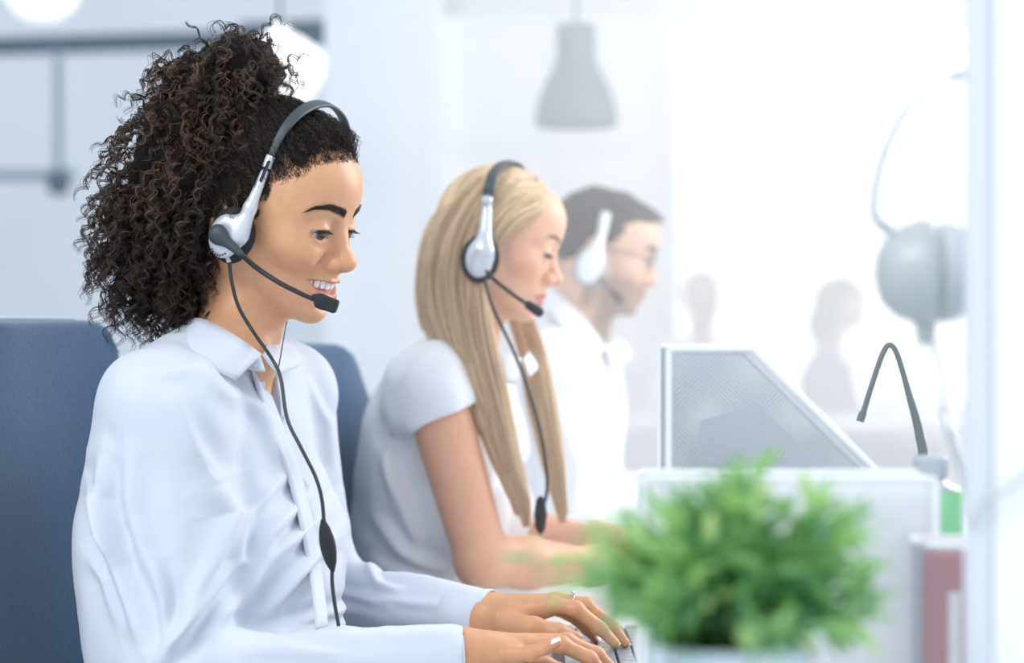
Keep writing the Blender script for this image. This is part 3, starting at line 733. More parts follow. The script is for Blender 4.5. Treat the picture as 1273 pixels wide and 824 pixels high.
# neck opening and the V at the front
S2.cap(P(290, 350, 2.42), P(292, 438, 2.42), .052, .050, k=.004, mode='s')
S2.chain(VCUT, [.0135, .0095, .0068, .0045, .0010], k=.003, mode='s')
S2.chain(onto([(377, 584), (381, 602), (385, 620)], 0), [.0012, .0040, .0012], k=.002, mode='s')
S2.frame(); 
v, f = S2.mesh(np.array((-.66, 2.05, .60)), np.array((-.02, 2.76, 1.10)), .0021)
n_cut = P(578, 800, 2.245)[0]; lc = P(608, 764, 2.46)[0]
far = v[:, 1] > 2.36
kp = v[:, 0] < np.where(far, lc, n_cut)
f = f[kp[f].all(1)]
v = smooth_v(v, f, 2)
FD = fold_disp(folds, 2.60, 1.9)
v = push(v, f, lambda p: FD(p) + .0010 * vnoise(p * np.array((1, 1, .55)), 38, 4) + .0004 * vnoise(p, 90, 5))
link('shirt', np_mesh('shirt', smooth_v(v, f, 1), f), MAT['shirt'], W1)
# cuffs
def cuff(p0, p1, r0, r1, sq=1.0):
    t = np.array([0, .03, .5, .97, 1.0, 1.0, .5]); r = np.array([r0 - .004, r0, (r0 + r1) / 2, r1, r1 - .0012, r1 - .003, r1 - .004])
    a = np.linspace(0, 2 * np.pi, 49)[:-1]; d = p1 - p0; T = d / np.linalg.norm(d); A = np.cross(T, (0, 0, 1)); A /= np.linalg.norm(A); B = np.cross(A, T)
    g = p0 + d * t[:, None, None] + (A * np.cos(a)[:, None] + B * np.sin(a)[:, None] * sq)[None] * r[:, None, None]
    i = np.arange(6)[:, None] * 48; j = np.arange(48)[None]; j2 = (j + 1) % 48
    link('cuff', np_mesh('cuff', g.reshape(-1, 3), np.stack([i + j, i + j2, i + 48 + j2, i + 48 + j], -1).reshape(-1, 4)), MAT['shirt'], W1)
cuff(P(508, 821, 2.243), P(576, 818, 2.248), .0395, .0345, .92); cuff(P(560, 767, 2.478), P(614, 763, 2.452), .0345, .0310, .95)
# collar: near flap, far flap, stand
patch('collar_flap', stations([(232, 400, 2.44), (244, 396, 2.375), (262, 401, 2.345), (294, 419, 2.325), (325, 441, 2.330)]), stations([(214, 420, 2.42), (222, 426, 2.35), (243, 446, 2.30), (266, 460, 2.283), (293, 473, 2.287)]), MAT['shirt'], W1, th=.003, bulge=.006)
patch('collar_flap', stations([(327, 441, 2.340), (333, 424, 2.40), (331, 417, 2.45), (322, 412, 2.49)]), stations([(346, 466, 2.345), (373, 453, 2.40), (372, 440, 2.47), (352, 430, 2.52)]), MAT['shirt'], W1, th=.003, bulge=.004)
patch('collar_stand', stations([(238, 400, 2.43), (262, 404, 2.352), (294, 421, 2.332), (322, 440, 2.338)]), stations([(240, 440, 2.43), (264, 444, 2.338), (296, 456, 2.322), (330, 462, 2.325)]), MAT['shirt'], W1, th=.003)
# placket with its buttons
plA = [(326, 452), (340, 502), (359, 556), (374, 600), (387, 650), (398, 710), (408, 780)]
plB = [(a - 15, b + 4) for a, b in plA]
patch('placket', onto(plA, .0022), onto(plB, .0022), MAT['shirt'], W1, th=.0030, n=40, k=4)
seated_legs(W1, P(250, 1020, 2.42) * (1, 1, 0) + (0, 0, .50), MAT['trousers'], -15)
# ------------------------------------------------------------------ curly hair
rh = np.random.default_rng(11)
HB = Sdf(); HB.frame(RH, TH, SH)
HB.ell((-.010, 0, .024), (.0965, .0755, .0885), k=.001); HB.ell((.048, 0, .050), (.0450, .0520, .0420), k=.03)
HB.frame()
HB.ell(P(262, 138, 2.45), (.058, .062, .068), k=.03); HB.ell(P(208, 290, 2.46), (.066, .072, .083), k=.03); HB.ell(P(240, 210, 2.43), (.065, .072, .08), k=.03)
HB.ell(P(232, 355, 2.47), (.045, .060, .050), k=.02); HB.ell(P(300, 95, 2.43), (.045, .055, .045), k=.02)
def hair_ok(qh):
    """head frame: where the scalp carries hair"""
    x, y, z = qh.T; ay = np.abs(y)
    line = np.interp(ay, [0, .02, .045, .06, .072], [.079, .078, .070, .053, .040])       # hairline height seen from the front
    xl = np.interp(z, [-.08, -.045, -.02, .0, .02, .045, .070, .085], [-.045, -.036, .010, .020, .026, .040, .066, .09])   # and from the side
    return (x < xl + .006 * np.sin(z * 260) * (z > 0)) | ((z > line) & (x > .05))
v, f = HB.mesh(np.array((-.52, 2.22, 1.04)), np.array((-.16, 2.66, 1.46)), .0032)
v = push(v, f, lambda p: .004 * vnoise(p, 110, 8) + .0015 * vnoise(p, 300, 9))
qv = (v - TH) @ RH / SH; ok = hair_ok(qv + np.array((.010, 0, -.009))); inner = (qv[:, 0] < .095)
f = f[(ok)[f].all(1)]
HAIR = link('hair', np_mesh('hair', v, f), MAT['dark_hair'], W1)
MAT['curl'] = mat('curl_strands', vcol='Col', rough=.38, spec=.45)
def onskin(qh, off):
    """push head-frame points to the skull surface plus off"""
    c = np.array((-.010, 0, .02)); d = qh - c; d /= np.linalg.norm(d, axis=1)[:, None]; r = np.full(len(qh), .05)
    for _ in range(14): r = r - np.clip(SK.ev(hfv(c + d * r[:, None])) / SH - off, -.02, .02) * .85
    return c + d * r[:, None], d
def hfv(q): return q * SH @ RH.T + TH
SK = Sdf(); SK.frame(RH, TH, SH); SK.ell((-.010, 0, .024), (.094, .073, .086), k=.001); SK.ell((.038, 0, .012), (.048, .060, .068), k=.03); SK.ell((.050, 0, .048), (.043, .050, .040), k=.03)
# combed-back strands over the skull
n0 = 8000
d0 = rh.normal(size=(n0 * 3, 3)); d0 /= np.linalg.norm(d0, axis=1)[:, None]
q0, _ = onskin(d0 * .08 + (-.01, 0, .02), .0)
q0 = q0[hair_ok(q0) & ~((q0[:, 0] > .034) & (q0[:, 2] < .036)) & (q0[:, 2] > -.05) & (q0[:, 0] > -.06)][:n0]
tie = np.array((-.062, 0, .105))
paths = []; cur = q0.copy(); NN = 22
Ls = rh.uniform(.05, .085, len(cur)); outp = np.zeros((len(cur), NN, 3))
wob = rh.uniform(0, 6.28, len(cur)); wa = rh.uniform(.0010, .0022, len(cur)); wf = rh.uniform(9, 15, len(cur)) * 60
for i in range(NN):
    outp[:, i] = cur
    d = tie - cur; d /= np.linalg.norm(d, axis=1)[:, None] + 1e-9; d += rh.normal(size=d.shape) * .10
    nx = cur + d * (Ls / NN)[:, None]
    surf, nr = onskin(nx, 0) if i % 3 == 0 else (None, None)
    if surf is not None: rad = np.linalg.norm(surf - (-.01, 0, .02), axis=1)
    dd = nx - (-.01, 0, .02); ln = np.linalg.norm(dd, axis=1); lay = .0015 + (.0085 + .010 * np.clip((nx[:, 2] - .06) / .04, 0, 1)) * np.minimum(1, i / 7) * (wob / 6.28)
    cur = (-.01, 0, .02) + dd / ln[:, None] * (rad + lay)[:, None]
s_ = np.arange(NN)[None] * (Ls / NN)[:, None]
T_ = np.gradient(outp, axis=1); T_ /= np.linalg.norm(T_, axis=2, keepdims=True) + 1e-9
nr_ = outp - (-.01, 0, .02); nr_ /= np.linalg.norm(nr_, axis=2, keepdims=True); bn_ = np.cross(T_, nr_)
ph = s_ * wf[:, None] + wob[:, None]
outp += (bn_ * np.cos(ph)[..., None] + nr_ * .7 * np.sin(ph)[..., None]) * wa[:, None, None]
sc_w = hfv(outp.reshape(-1, 3)).reshape(outp.shape)
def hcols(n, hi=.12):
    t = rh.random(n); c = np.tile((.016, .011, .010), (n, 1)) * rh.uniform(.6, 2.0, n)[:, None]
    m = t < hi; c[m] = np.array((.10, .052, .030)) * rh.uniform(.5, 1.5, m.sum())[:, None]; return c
hairmesh('scalp_strands', sc_w, .00034, MAT['curl'], HAIR, hcols(len(sc_w), .05))
# the big curly ponytail
blobs = [(P(264, 138, 2.42), (.062, .070, .074), 2300), (P(203, 298, 2.43), (.070, .080, .088), 3100), (P(225, 205, 2.40), (.080, .080, .075), 1200), (P(238, 360, 2.44), (.040, .060, .048), 450), (P(312, 85, 2.41), (.036, .055, .045), 450), (P(285, 250, 2.385), (.040, .060, .075), 700)]
rts, drs, lens = [], [], []
for c, r, n in blobs:
    d = rh.normal(size=(n, 3)); d[:, 1] -= .35; d /= np.linalg.norm(d, axis=1)[:, None]
    fr = rh.uniform(.55, .97, n) ** .7
    rts.append(c + d * np.array(r) * fr[:, None]); dr = d * .8 + np.array((-.25, 0, .05)) + rh.normal(size=(n, 3)) * .35
    drs.append(dr / np.linalg.norm(dr, axis=1)[:, None]); lens.append(rh.uniform(.03, .066, n))
rts = np.concatenate(rts); drs = np.concatenate(drs); lens = np.concatenate(lens)
okk = ~((((rts - TH) @ RH / SH)[:, 0] > -.022) & (rts[:, 2] < 1.30) & (rts[:, 1] < 2.36) & (((rts - TH) @ RH / SH)[:, 2] < .02))
rts, drs, lens = rts[okk], drs[okk], lens[okk]; pm = rh.permutation(len(rts)); rts, drs, lens = rts[pm], drs[pm], lens[pm]; S_ = len(rts)
nl_ = S_ // 6; cp0 = curly(rts[:nl_ * 6:6], drs[:nl_ * 6:6], lens[:nl_ * 6:6] * 1.12, 34, rh.uniform(.0022, .0056, nl_), rh.uniform(.014, .026, nl_), rh, grav=1.2, wander=.30)
off_ = rh.normal(size=(6, nl_, 1, 3)) * .0011; gro = np.linspace(.6, 1.8, 34)[None, None, :, None]
cp = (cp0[None] + off_ * gro + rh.normal(size=(6, nl_, 34, 3)) * .00012).reshape(-1, 34, 3); ko_ = ~((cp[:, :, 0] > P(292, 0, 2.35)[0]) & (cp[:, :, 2] < P(0, 285, 2.38)[2])).any(1) & ~((cp[:, :, 0] > P(270, 0, 2.33)[0]) & (cp[:, :, 2] < P(0, 320, 2.36)[2]) & (cp[:, :, 1] < 2.40)).any(1); qc_ = (cp - TH) @ RH / SH; ko_ &= ~((qc_[..., 0] > .030) & (qc_[..., 2] < .058)).any(1); cp = cp[ko_]; S_ = len(cp)
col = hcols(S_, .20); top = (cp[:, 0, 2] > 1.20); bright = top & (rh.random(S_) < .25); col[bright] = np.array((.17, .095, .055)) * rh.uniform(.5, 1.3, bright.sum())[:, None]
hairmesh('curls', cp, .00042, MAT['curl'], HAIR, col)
# loose baby hairs along the hairline
qq = rh.normal(size=(60000, 3)); qq /= np.linalg.norm(qq, axis=1)[:, None]; qq, _ = onskin(qq * .08 + (-.01, 0, .02), .0)
e_ = hair_ok(qq + (.007, 0, -.004)) ^ hair_ok(qq); qq = qq[e_ & (qq[:, 2] > -.035) & (qq[:, 0] > -.01) & ~((qq[:, 0] > .034) & (qq[:, 2] < .036))][:1500]
bd = rh.normal(size=qq.shape) * .55 + np.array((.25, 0, -.25)); nn = qq - (-.01, 0, .02); nn /= np.linalg.norm(nn, axis=1)[:, None]; bd -= nn * (bd * nn).sum(1)[:, None]; bd /= np.linalg.norm(bd, axis=1)[:, None]
bh = np.zeros((len(qq), 10, 3)); Lb = rh.uniform(.006, .016, len(qq)); c2 = qq + nn * .0008; bend = rh.normal(size=len(qq)) * .55
for i in range(10):
    bh[:, i] = c2; c2 = c2 + bd * (Lb / 10)[:, None]; bd = bd + np.cross(nn, bd) * bend[:, None] - nn * .06; bd /= np.linalg.norm(bd, axis=1)[:, None]
hairmesh('baby_hairs', hfv(bh.reshape(-1, 3)).reshape(bh.shape), .00022, MAT['curl'], HAIR, hcols(len(bh), .0), tip=.2)
# ------------------------------------------------------------------ the blonde woman
MAT['skin_fair'] = mat('skin_fair', vcol='Col', rough=.5, sss=.25, noise=(40, .04))
MAT['blonde'] = mat('blonde_strands', vcol='Col', rough=.42, spec=.4)
W2 = root('person', 'blonde person with long straight hair and headset, in a white short-sleeved blouse', 'person', tuple(P(560, 980, 2.95)))
RB = rot(-3, 16, -1); SB = .95
TB = P(699, 351, 2.92) - RB @ np.array((.115, 0, -.032)) * SB
def bf(p): return RB @ (np.array(p, float) * SB) + TB
TO2 = P(572, 452, 2.98); TR2 = rot(-14, 12, 0)
def tf2(p): return TR2 @ np.array(p, float) + TO2
s = Sdf(); s.frame(RB, TB, SB); s.warp = HWARP; head_ops(s, eye_open=.0030, gaze_down=.0030, short=1.0); s.warp = None
s.cap((-.012, 0, -.05), (-.012, 0, -.06), .046, .046, k=.03); s.frame()
s.cap(bf((-.012, 0, -.06)), P(572, 470, 2.97), .045, .050, k=.03)
s.frame(TR2, TO2); torso_ops(s, g=-.006, bust=.9, wide=.85, fat=.9); s.frame()
shn = P(537, 478, 2.835); eln = P(600, 697, 2.81); wrn = P(735, 703, 2.90)
shf = tf2((-.005, .150, -.050)); elf = P(640, 668, 3.16); wrf = P(742, 672, 3.02)
for a, b, c in ((shn, eln, wrn), (shf, elf, wrf)):
    s.cap(a, b, .044, .036, k=.02); s.ell(b, .034, k=.012); s.cap(b, b * .6 + c * .4, .036, .035, k=.012); s.cap(b * .6 + c * .4, c, .035, .024, k=.012)
def simple_hand(s, w, fwd, side, up=(0, 0, 1.), sc=1.0):
    """relaxed typing hand; side = +1 puts the thumb towards +y"""
    w = np.array(w); fwd = np.array(fwd, float); fwd /= np.linalg.norm(fwd); up = np.array(up, float); sd = np.cross(up, fwd) * side
    q = lambda a, b, c: w + (fwd * a + sd * b + up * c) * sc
    fs = []
    for i, (o, L) in enumerate([(.028, 1.0), (.010, 1.08), (-.010, 1.0), (-.028, .82)]):
        fs.append([q(.088, o, .004), q(.088 + .040 * L, o * 1.15, .006), q(.088 + .062 * L, o * 1.2, -.010), q(.088 + .074 * L, o * 1.2, -.028)])
    hand_ops(s, w, [(q(.080, .022, .002), .0125), (q(.084, .002, .003), .0130), (q(.078, -.022, .001), .0120)], fs, [q(.02, .018, -.004), q(.050, .042, -.008), q(.080, .052, -.012), q(.102, .048, -.020)], rw=.022)
simple_hand(s, wrn, (1, .10, -.05), 1); simple_hand(s, wrf, (1, -.10, -.05), -1)
v, f = s.mesh(np.array((-.32, 2.70, .62)), np.array((.36, 3.30, 1.36)), .0026)
lt = (v - TO2) @ TR2; armz = np.minimum(1, 1)
kp = (lt[:, 2] > -.20) | (v[:, 0] > .02) | (np.linalg.norm(v - eln, axis=1) < .25)
f = f[kp[f].all(1)]
q = (v - TB) @ RB / SB
inhead = np.linalg.norm(q, axis=1) < .16
skin2 = (.80, .48, .34)
c = np.where(inhead[:, None], head_colors(q, skin2, (.58, .20, .18), (.16, .10, .07), browband=.8), np.array(skin2) * (1, .93, .88))
link('body', np_mesh('body', v, f, colors=c), MAT['skin_fair'], W2)
eyeballs(W2, RB, TB, rot(-4, 26, 0), (.08, .10, .12), SB); lashes(W2, RB, TB, .0030, .0030, MAT['brow_hair'], SB)
# blouse
S3 = Sdf(); d = (eln - shn) / np.linalg.norm(eln - shn)
S3.cap(shn + (0, .01, .004), shn + d * .09, .055, .055, k=.02)
S3.box(shn + d * .150, (.08, .09, .105), .001, k=.002, mode='s', rot=np.array(Vector(d).to_track_quat('Z', 'Y').to_matrix()) @ rot(0, 14, 0))
S3.cap(shn + d * .04, shn + d * .2, .0450, .042, k=.002, mode='s')
S3.frame(TR2, TO2); torso_ops(S3, g=.008, bust=1.0, wide=.86, fat=.92); S3.ops = [(o[0], o[1], o[2], max(o[3], .02), o[4]) for o in S3.ops[:0]] + S3.ops; S3.frame()
for a, b in ((shf, elf),):
    d = (b - a) / np.linalg.norm(b - a); S3.cap(a, a + d * .085, .056, .058, k=.03)
    S3.cap(a + d * .075, a + d * .30, .047, .042, k=.004, mode='s')
    S3.ell(a + d * .20, (.09, .09, .085), k=.003, mode='s', rot=np.array(Vector(d).to_track_quat('Z', 'Y').to_matrix())) if False else None
S3.ell(P(512, 690, 2.98), (.070, .10, .13), k=.05)
S3.cap(bf((-.012, 0, -.07)), P(574, 462, 2.96), .050, .048, k=.004, mode='s')
S3.cap(P(640, 440, 2.90), P(652, 520, 2.86), .018, .003, k=.003, mode='s')
v, f = S3.mesh(np.array((-.30, 2.68, .52)), np.array((.14, 3.32, 1.09)), .0034)
v = smooth_v(v, f, 2)
X2 = lambda pts: [(P(a, b, 2.85)[0], P(a, b, 2.85)[2]) for a, b in pts]
FD2 = fold_disp([(X2([(470, 560), (500, 620), (520, 700)]), .016, .006), (X2([(460, 640), (500, 690), (560, 720)]), .014, .006), (X2([(560, 560), (585, 600), (600, 640)]), .012, .004),
                 (X2([(620, 560), (600, 620), (610, 660)]), .012, .005), (X2([(500, 480), (520, 450), (545, 430)]), .014, .004), (X2([(490, 520), (482, 570), (490, 630)]), .012, .005), (X2([(455, 700), (520, 725), (580, 735)]), .012, .005)], 3.2, 1.3)
v = push(v, f, lambda p: FD2(p) + .0014 * vnoise(p, 34, 14) + .0006 * vnoise(p, 80, 15))
link('blouse', np_mesh('blouse', v, f), MAT['blouse'], W2)
patch('collar_flap', stations([(588, 432, 2.92), (606, 436, 2.88), (628, 440, 2.87), (648, 446, 2.875)]), stations([(582, 452, 2.90), (604, 464, 2.855), (626, 474, 2.845), (640, 478, 2.85)]), MAT['blouse'], W2, th=.004, bulge=.004)
patch('collar_flap', stations([(650, 446, 2.89), (656, 438, 2.96), (652, 430, 3.02)]), stations([(658, 468, 2.88), (668, 456, 2.95), (664, 438, 3.04)]), MAT['blouse'], W2, th=.004, bulge=.003)
# hair: guide locks, filled with strands
rb = np.random.default_rng(21)
def locks(guides, per, spread, n, r_, flatY=1.0):
    """guides: list of (points, spread radius list)"""
    out = []
    for pts, sp in guides:
        g = catmull(pts, n); spr = np.interp(np.linspace(0, 1, n), np.linspace(0, 1, len(sp)), sp)
        T = np.gradient(g, axis=0); T /= np.linalg.norm(T, axis=1)[:, None]
        A = np.cross(T, (0, 1., 0)); A /= np.linalg.norm(A, axis=1)[:, None] + 1e-9; B = np.cross(T, A)
        th = r_.uniform(0, 6.28, per); rr = np.sqrt(r_.uniform(0, 1, per))
        wv = r_.normal(size=(per, 2)) * .12; ph = r_.uniform(0, 6.28, per); k = np.linspace(0, 1, n)
        a = (np.cos(th) * rr)[:, None] + wv[:, :1] * np.sin(k * 5 + ph[:, None]); b = (np.sin(th) * rr)[:, None] * flatY + wv[:, 1:] * np.cos(k * 4 + ph[:, None])
        out.append(g[None] + A[None] * (a * spr)[..., None] + B[None] * (b * spr)[..., None])
    return np.concatenate(out)
def bcol(n, r_, base=(.86, .68, .47)):
    return np.array(base) * r_.uniform(.8, 1.15, n)[:, None] * np.where(r_.random(n)[:, None] < .2, np.array((.78, .72, .66)), 1)
HB2 = Sdf(); HB2.frame(RB, TB, SB)
HB2.ell((.000, 0, .024), (.0865, .081, .0835), k=.001); HB2.ell((.036, 0, .054), (.046, .060, .040), k=.02); HB2.frame()
def sw(n_y, lst): return [P(a, b, y) for a, b, y in lst]
G = []
topline = [(640, 207), (622, 206), (600, 214), (585, 226)]
# crown: strands leave the parting and fall over skull and shoulders, near side
for i, (x0, y0, ym) in enumerate([(652, 209, 2.905), (640, 206, 2.90), (625, 206, 2.90), (608, 212, 2.91), (592, 222, 2.93)]):
    pass
near = [
    ([(655, 222, 2.94), (630, 240, 2.865), (596, 290, 2.842), (590, 350, 2.845), (596, 420, 2.845), (612, 490, 2.835), (630, 560, 2.825), (648, 620, 2.82), (655, 655, 2.82)], [.010, .018, .020, .018, .020, .020, .016, .012, .005]),
    ([(645, 217, 2.94), (612, 236, 2.865), (578, 290, 2.845), (568, 350, 2.855), (578, 415, 2.845), (598, 480, 2.835), (618, 550, 2.825), (640, 610, 2.82), (650, 640, 2.82)], [.010, .018, .022, .020, .020, .020, .016, .012, .005]),
    ([(635, 216, 2.95), (598, 236, 2.88), (560, 290, 2.87), (548, 350, 2.875), (558, 405, 2.87), (584, 460, 2.84), (606, 520, 2.83), (628, 580, 2.825), (645, 640, 2.82)], [.010, .018, .024, .022, .022, .020, .018, .012, .005]),
    ([(630, 217, 2.96), (590, 240, 2.91), (550, 290, 2.90), (538, 350, 2.90), (540, 400, 2.90), (560, 440, 2.87)], [.010, .020, .024, .024, .020, .010]),
    ([(630, 218, 2.98), (588, 246, 2.97), (555, 300, 2.97), (536, 360, 2.97), (533, 410, 2.97)], [.010, .022, .026, .024, .012]),
    ([(630, 219, 3.00), (592, 245, 3.02), (560, 300, 3.03), (545, 360, 3.03), (540, 410, 3.03)], [.010, .022, .026, .024, .012]),
    # front: swept back from the forehead over the ear
    ([(686, 246, 2.925), (660, 246, 2.875), (625, 268, 2.846), (604, 310, 2.845), (600, 350, 2.85)], [.006, .010, .012, .012, .008]),
    ([(694, 258, 2.925), (672, 258, 2.878), (640, 275, 2.850), (612, 310, 2.848), (603, 345, 2.85)], [.004, .008, .010, .010, .008]),
    ([(674, 232, 2.93), (645, 238, 2.870), (612, 262, 2.848), (596, 310, 2.845), (594, 360, 2.85)], [.007, .012, .014, .014, .010]),
    ([(664, 224, 2.94), (640, 230, 2.885), (606, 250, 2.852), (588, 300, 2.848), (586, 360, 2.85)], [.008, .014, .016, .016, .012]),
    # far side lock
    ([(665, 235, 3.02), (655, 300, 3.05), (650, 380, 3.05), (668, 440, 2.98), (678, 500, 2.93), (690, 570, 2.90), (702, 640, 2.90)], [.006, .010, .012, .012, .014, .012, .005]),
    ([(655, 230, 3.02), (645, 300, 3.06), (640, 380, 3.05), (656, 440, 2.98), (668, 500, 2.93), (682, 570, 2.90), (700, 650, 2.90)], [.006, .010, .012, .012, .014, .012, .005]),
]
GP = [(sw(0, a), b) for a, b in near]
hs = locks(GP, 230, 1, 26, rb)
HB2.ell(P(572, 330, 2.935), (.038, .075, .085), k=.04); HB2.ell(P(560, 385, 2.94), (.030, .065, .045), k=.03)
v, f = HB2.mesh(np.array((-.20, 2.78, 1.02)), np.array((.12, 3.12, 1.36)), .005)
qb = (v - TB) @ RB / SB
xl2 = np.interp(qb[:, 2], [-.08, -.02, .0, .03, .05, .065, .08], [-.03, -.012, .012, .030, .050, .075, .12])
f = f[(qb[:, 0] < xl2)[f].all(1)]
hair2 = link('hair', np_mesh('hair', v, f, colors=np.tile((.50, .36, .22), (len(v), 1))), MAT['blonde'], W2)
hairmesh('strands', hs, .00085, MAT['blonde'], hair2, bcol(len(hs), rb), tip=.3)
# strands combed over the crown from the parting
q0 = rb.normal(size=(3000, 3)); q0[:, 2] = np.abs(q0[:, 2]); q0 /= np.linalg.norm(q0, axis=1)[:, None]
q0 = q0 * (.0865, .081, .0835) + (.000, 0, .024); q0 = q0[(q0[:, 0] < np.interp(q0[:, 2], [0, .03, .05, .065, .08], [.012, .030, .050, .075, .12]))]
cur = q0.copy(); pth = np.zeros((len(q0), 18, 3)); lay = rb.uniform(.001, .006, len(q0))
for i in range(18):
    pth[:, i] = cur; sgn = np.where(cur[:, 1] < .012, -1, 1)
    d = np.stack([-.9 - 6 * np.maximum(cur[:, 0], 0), sgn * 1.1, -.6 - 9 * np.abs(cur[:, 1])], 1); d /= np.linalg.norm(d, axis=1)[:, None]
    cur = cur + d * .0062; e = (cur - (.000, 0, .024)) / (.0865, .081, .0835); e /= np.linalg.norm(e, axis=1)[:, None]; e *= np.array((.0865, .081, .0835)); cur = (.000, 0, .024) + e * (1 + lay / .09)[:, None]
hairmesh('crown_strands', (pth.reshape(-1, 3) * SB @ RB.T + TB).reshape(pth.shape), .0008, MAT['blonde'], hair2, bcol(len(pth), rb), tip=.5)
seated_legs(W2, P(530, 1000, 2.98) * (1, 1, 0) + (0, 0, .50), MAT['trousers'], -8)
# ------------------------------------------------------------------ the bearded man
MAT['beard'] = mat('short_dark_hair', (.035, .028, .026), rough=.6, bump=(220, .6, .004))
M3 = root('person', 'bearded person with short dark hair and glasses, in a white shirt, behind the blonde one', 'person', tuple(P(730, 900, 3.8)))
RM = rot(-6, 14, 0); SM = .98
TM = P(819, 352, 3.75) - RM @ np.array((.115, 0, -.032)) * SM
def mf(p): return RM @ (np.array(p, float) * SM) + TM
TO3 = P(712, 425, 3.80); TR3 = rot(-10, 8, 0)
def tf3(p): return TR3 @ np.array(p, float) + TO3
s = Sdf(); s.frame(RM, TM, SM); s.warp = HWARP; head_ops(s, female=False, eye_open=.0040, gaze_down=.001, jaw_w=1.12); s.warp = None
s.frame(); s.cap(mf((-.012, 0, -.05)), P(712, 440, 3.80), .054, .060, k=.03)
shn3 = tf3((0, -.19, -.06)); eln3 = P(712, 640, 3.62); wrn3 = P(850, 625, 3.70); shf3 = tf3((0, .19, -.06)); elf3 = P(740, 620, 4.05); wrf3 = P(860, 610, 3.92)
simple_hand(s, wrn3, (1, .1, 0), 1); simple_hand(s, wrf3, (1, -.1, 0), -1)
v, f = s.mesh(np.array((-.02, 3.52, .66)), np.array((.52, 4.10, 1.34)), .0034)
q = (v - TM) @ RM / SM; inh = np.linalg.norm(q, axis=1) < .17; skin3 = (.70, .46, .34)
c = np.where(inh[:, None], head_colors(q, skin3, (.42, .20, .16), (.04, .03, .025), stubble=(.10, .075, .06), browband=1.5), np.array(skin3))
link('body', np_mesh('body', v, f, colors=c), MAT['skin_fair'], M3)
eyeballs(M3, RM, TM, rot(-4, 12, 0), (.05, .03, .02), SM)
HB3 = Sdf(); HB3.frame(RM, TM, SM); HB3.ell((-.012, 0, .027), (.0965, .0765, .089), k=.001); HB3.ell((.044, 0, .074), (.056, .054, .028), k=.025); HB3.frame()
v, f = HB3.mesh(TM - .15, TM + .16, .004); q = (v - TM) @ RM / SM
xl3 = np.interp(q[:, 2], [-.06, -.035, .0, .025, .045, .065, .08, .12], [-.03, -.015, -.002, .030, .045, .070, .10, .13])
f = f[((q[:, 0] < xl3))[f].all(1)]; v = push(v, f, lambda p: .002 * vnoise(p, 180, 31))
h3 = link('hair', np_mesh('hair', v, f), MAT['beard'], M3)
S4 = Sdf(); S4.frame(TR3, TO3); torso_ops(S4, g=.012, bust=0, wide=1.2, fat=1.15); S4.frame()
arm_ops(S4, shn3, eln3, wrn3, (.064, .056, .052, .036)); arm_ops(S4, shf3, elf3, wrf3, (.062, .054, .050, .036))
S4.cap(mf((-.012, 0, -.07)), P(714, 432, 3.79), .057, .056, k=.004, mode='s')
v, f = S4.mesh(np.array((-.16, 3.42, .56)), np.array((.34, 4.20, 1.12)), .0050); v = smooth_v(v, f, 2)
X3 = lambda pts: [(P(a, b, 3.6)[0], P(a, b, 3.6)[2]) for a, b in pts]
FD3 = fold_disp([(X3([(700, 430), (730, 480), (760, 560)]), .018, .005), (X3([(690, 500), (720, 580), (712, 620)]), .018, .006), (X3([(770, 480), (765, 540), (740, 600)]), .016, .005)], 4.1, 1.3)
v = push(v, f, lambda p: FD3(p) + .0015 * vnoise(p, 30, 17))
link('shirt', np_mesh('shirt', v, f), MAT['blouse'], M3)
patch('collar_flap', stations([(684, 358, 3.78), (700, 368, 3.73), (725, 395, 3.71), (752, 432, 3.72)]), stations([(672, 375, 3.76), (690, 396, 3.69), (716, 426, 3.67), (738, 446, 3.68)]), MAT['blouse'], M3, th=.005, bulge=.006)
patch('collar_flap', stations([(754, 432, 3.73), (766, 425, 3.80), (762, 418, 3.86)]), stations([(762, 456, 3.72), (782, 444, 3.80), (778, 430, 3.88)]), MAT['blouse'], M3, th=.005, bulge=.003)
seated_legs(M3, P(705, 900, 3.8) * (1, 1, 0) + (0, 0, .52), MAT['trousers'], -6)
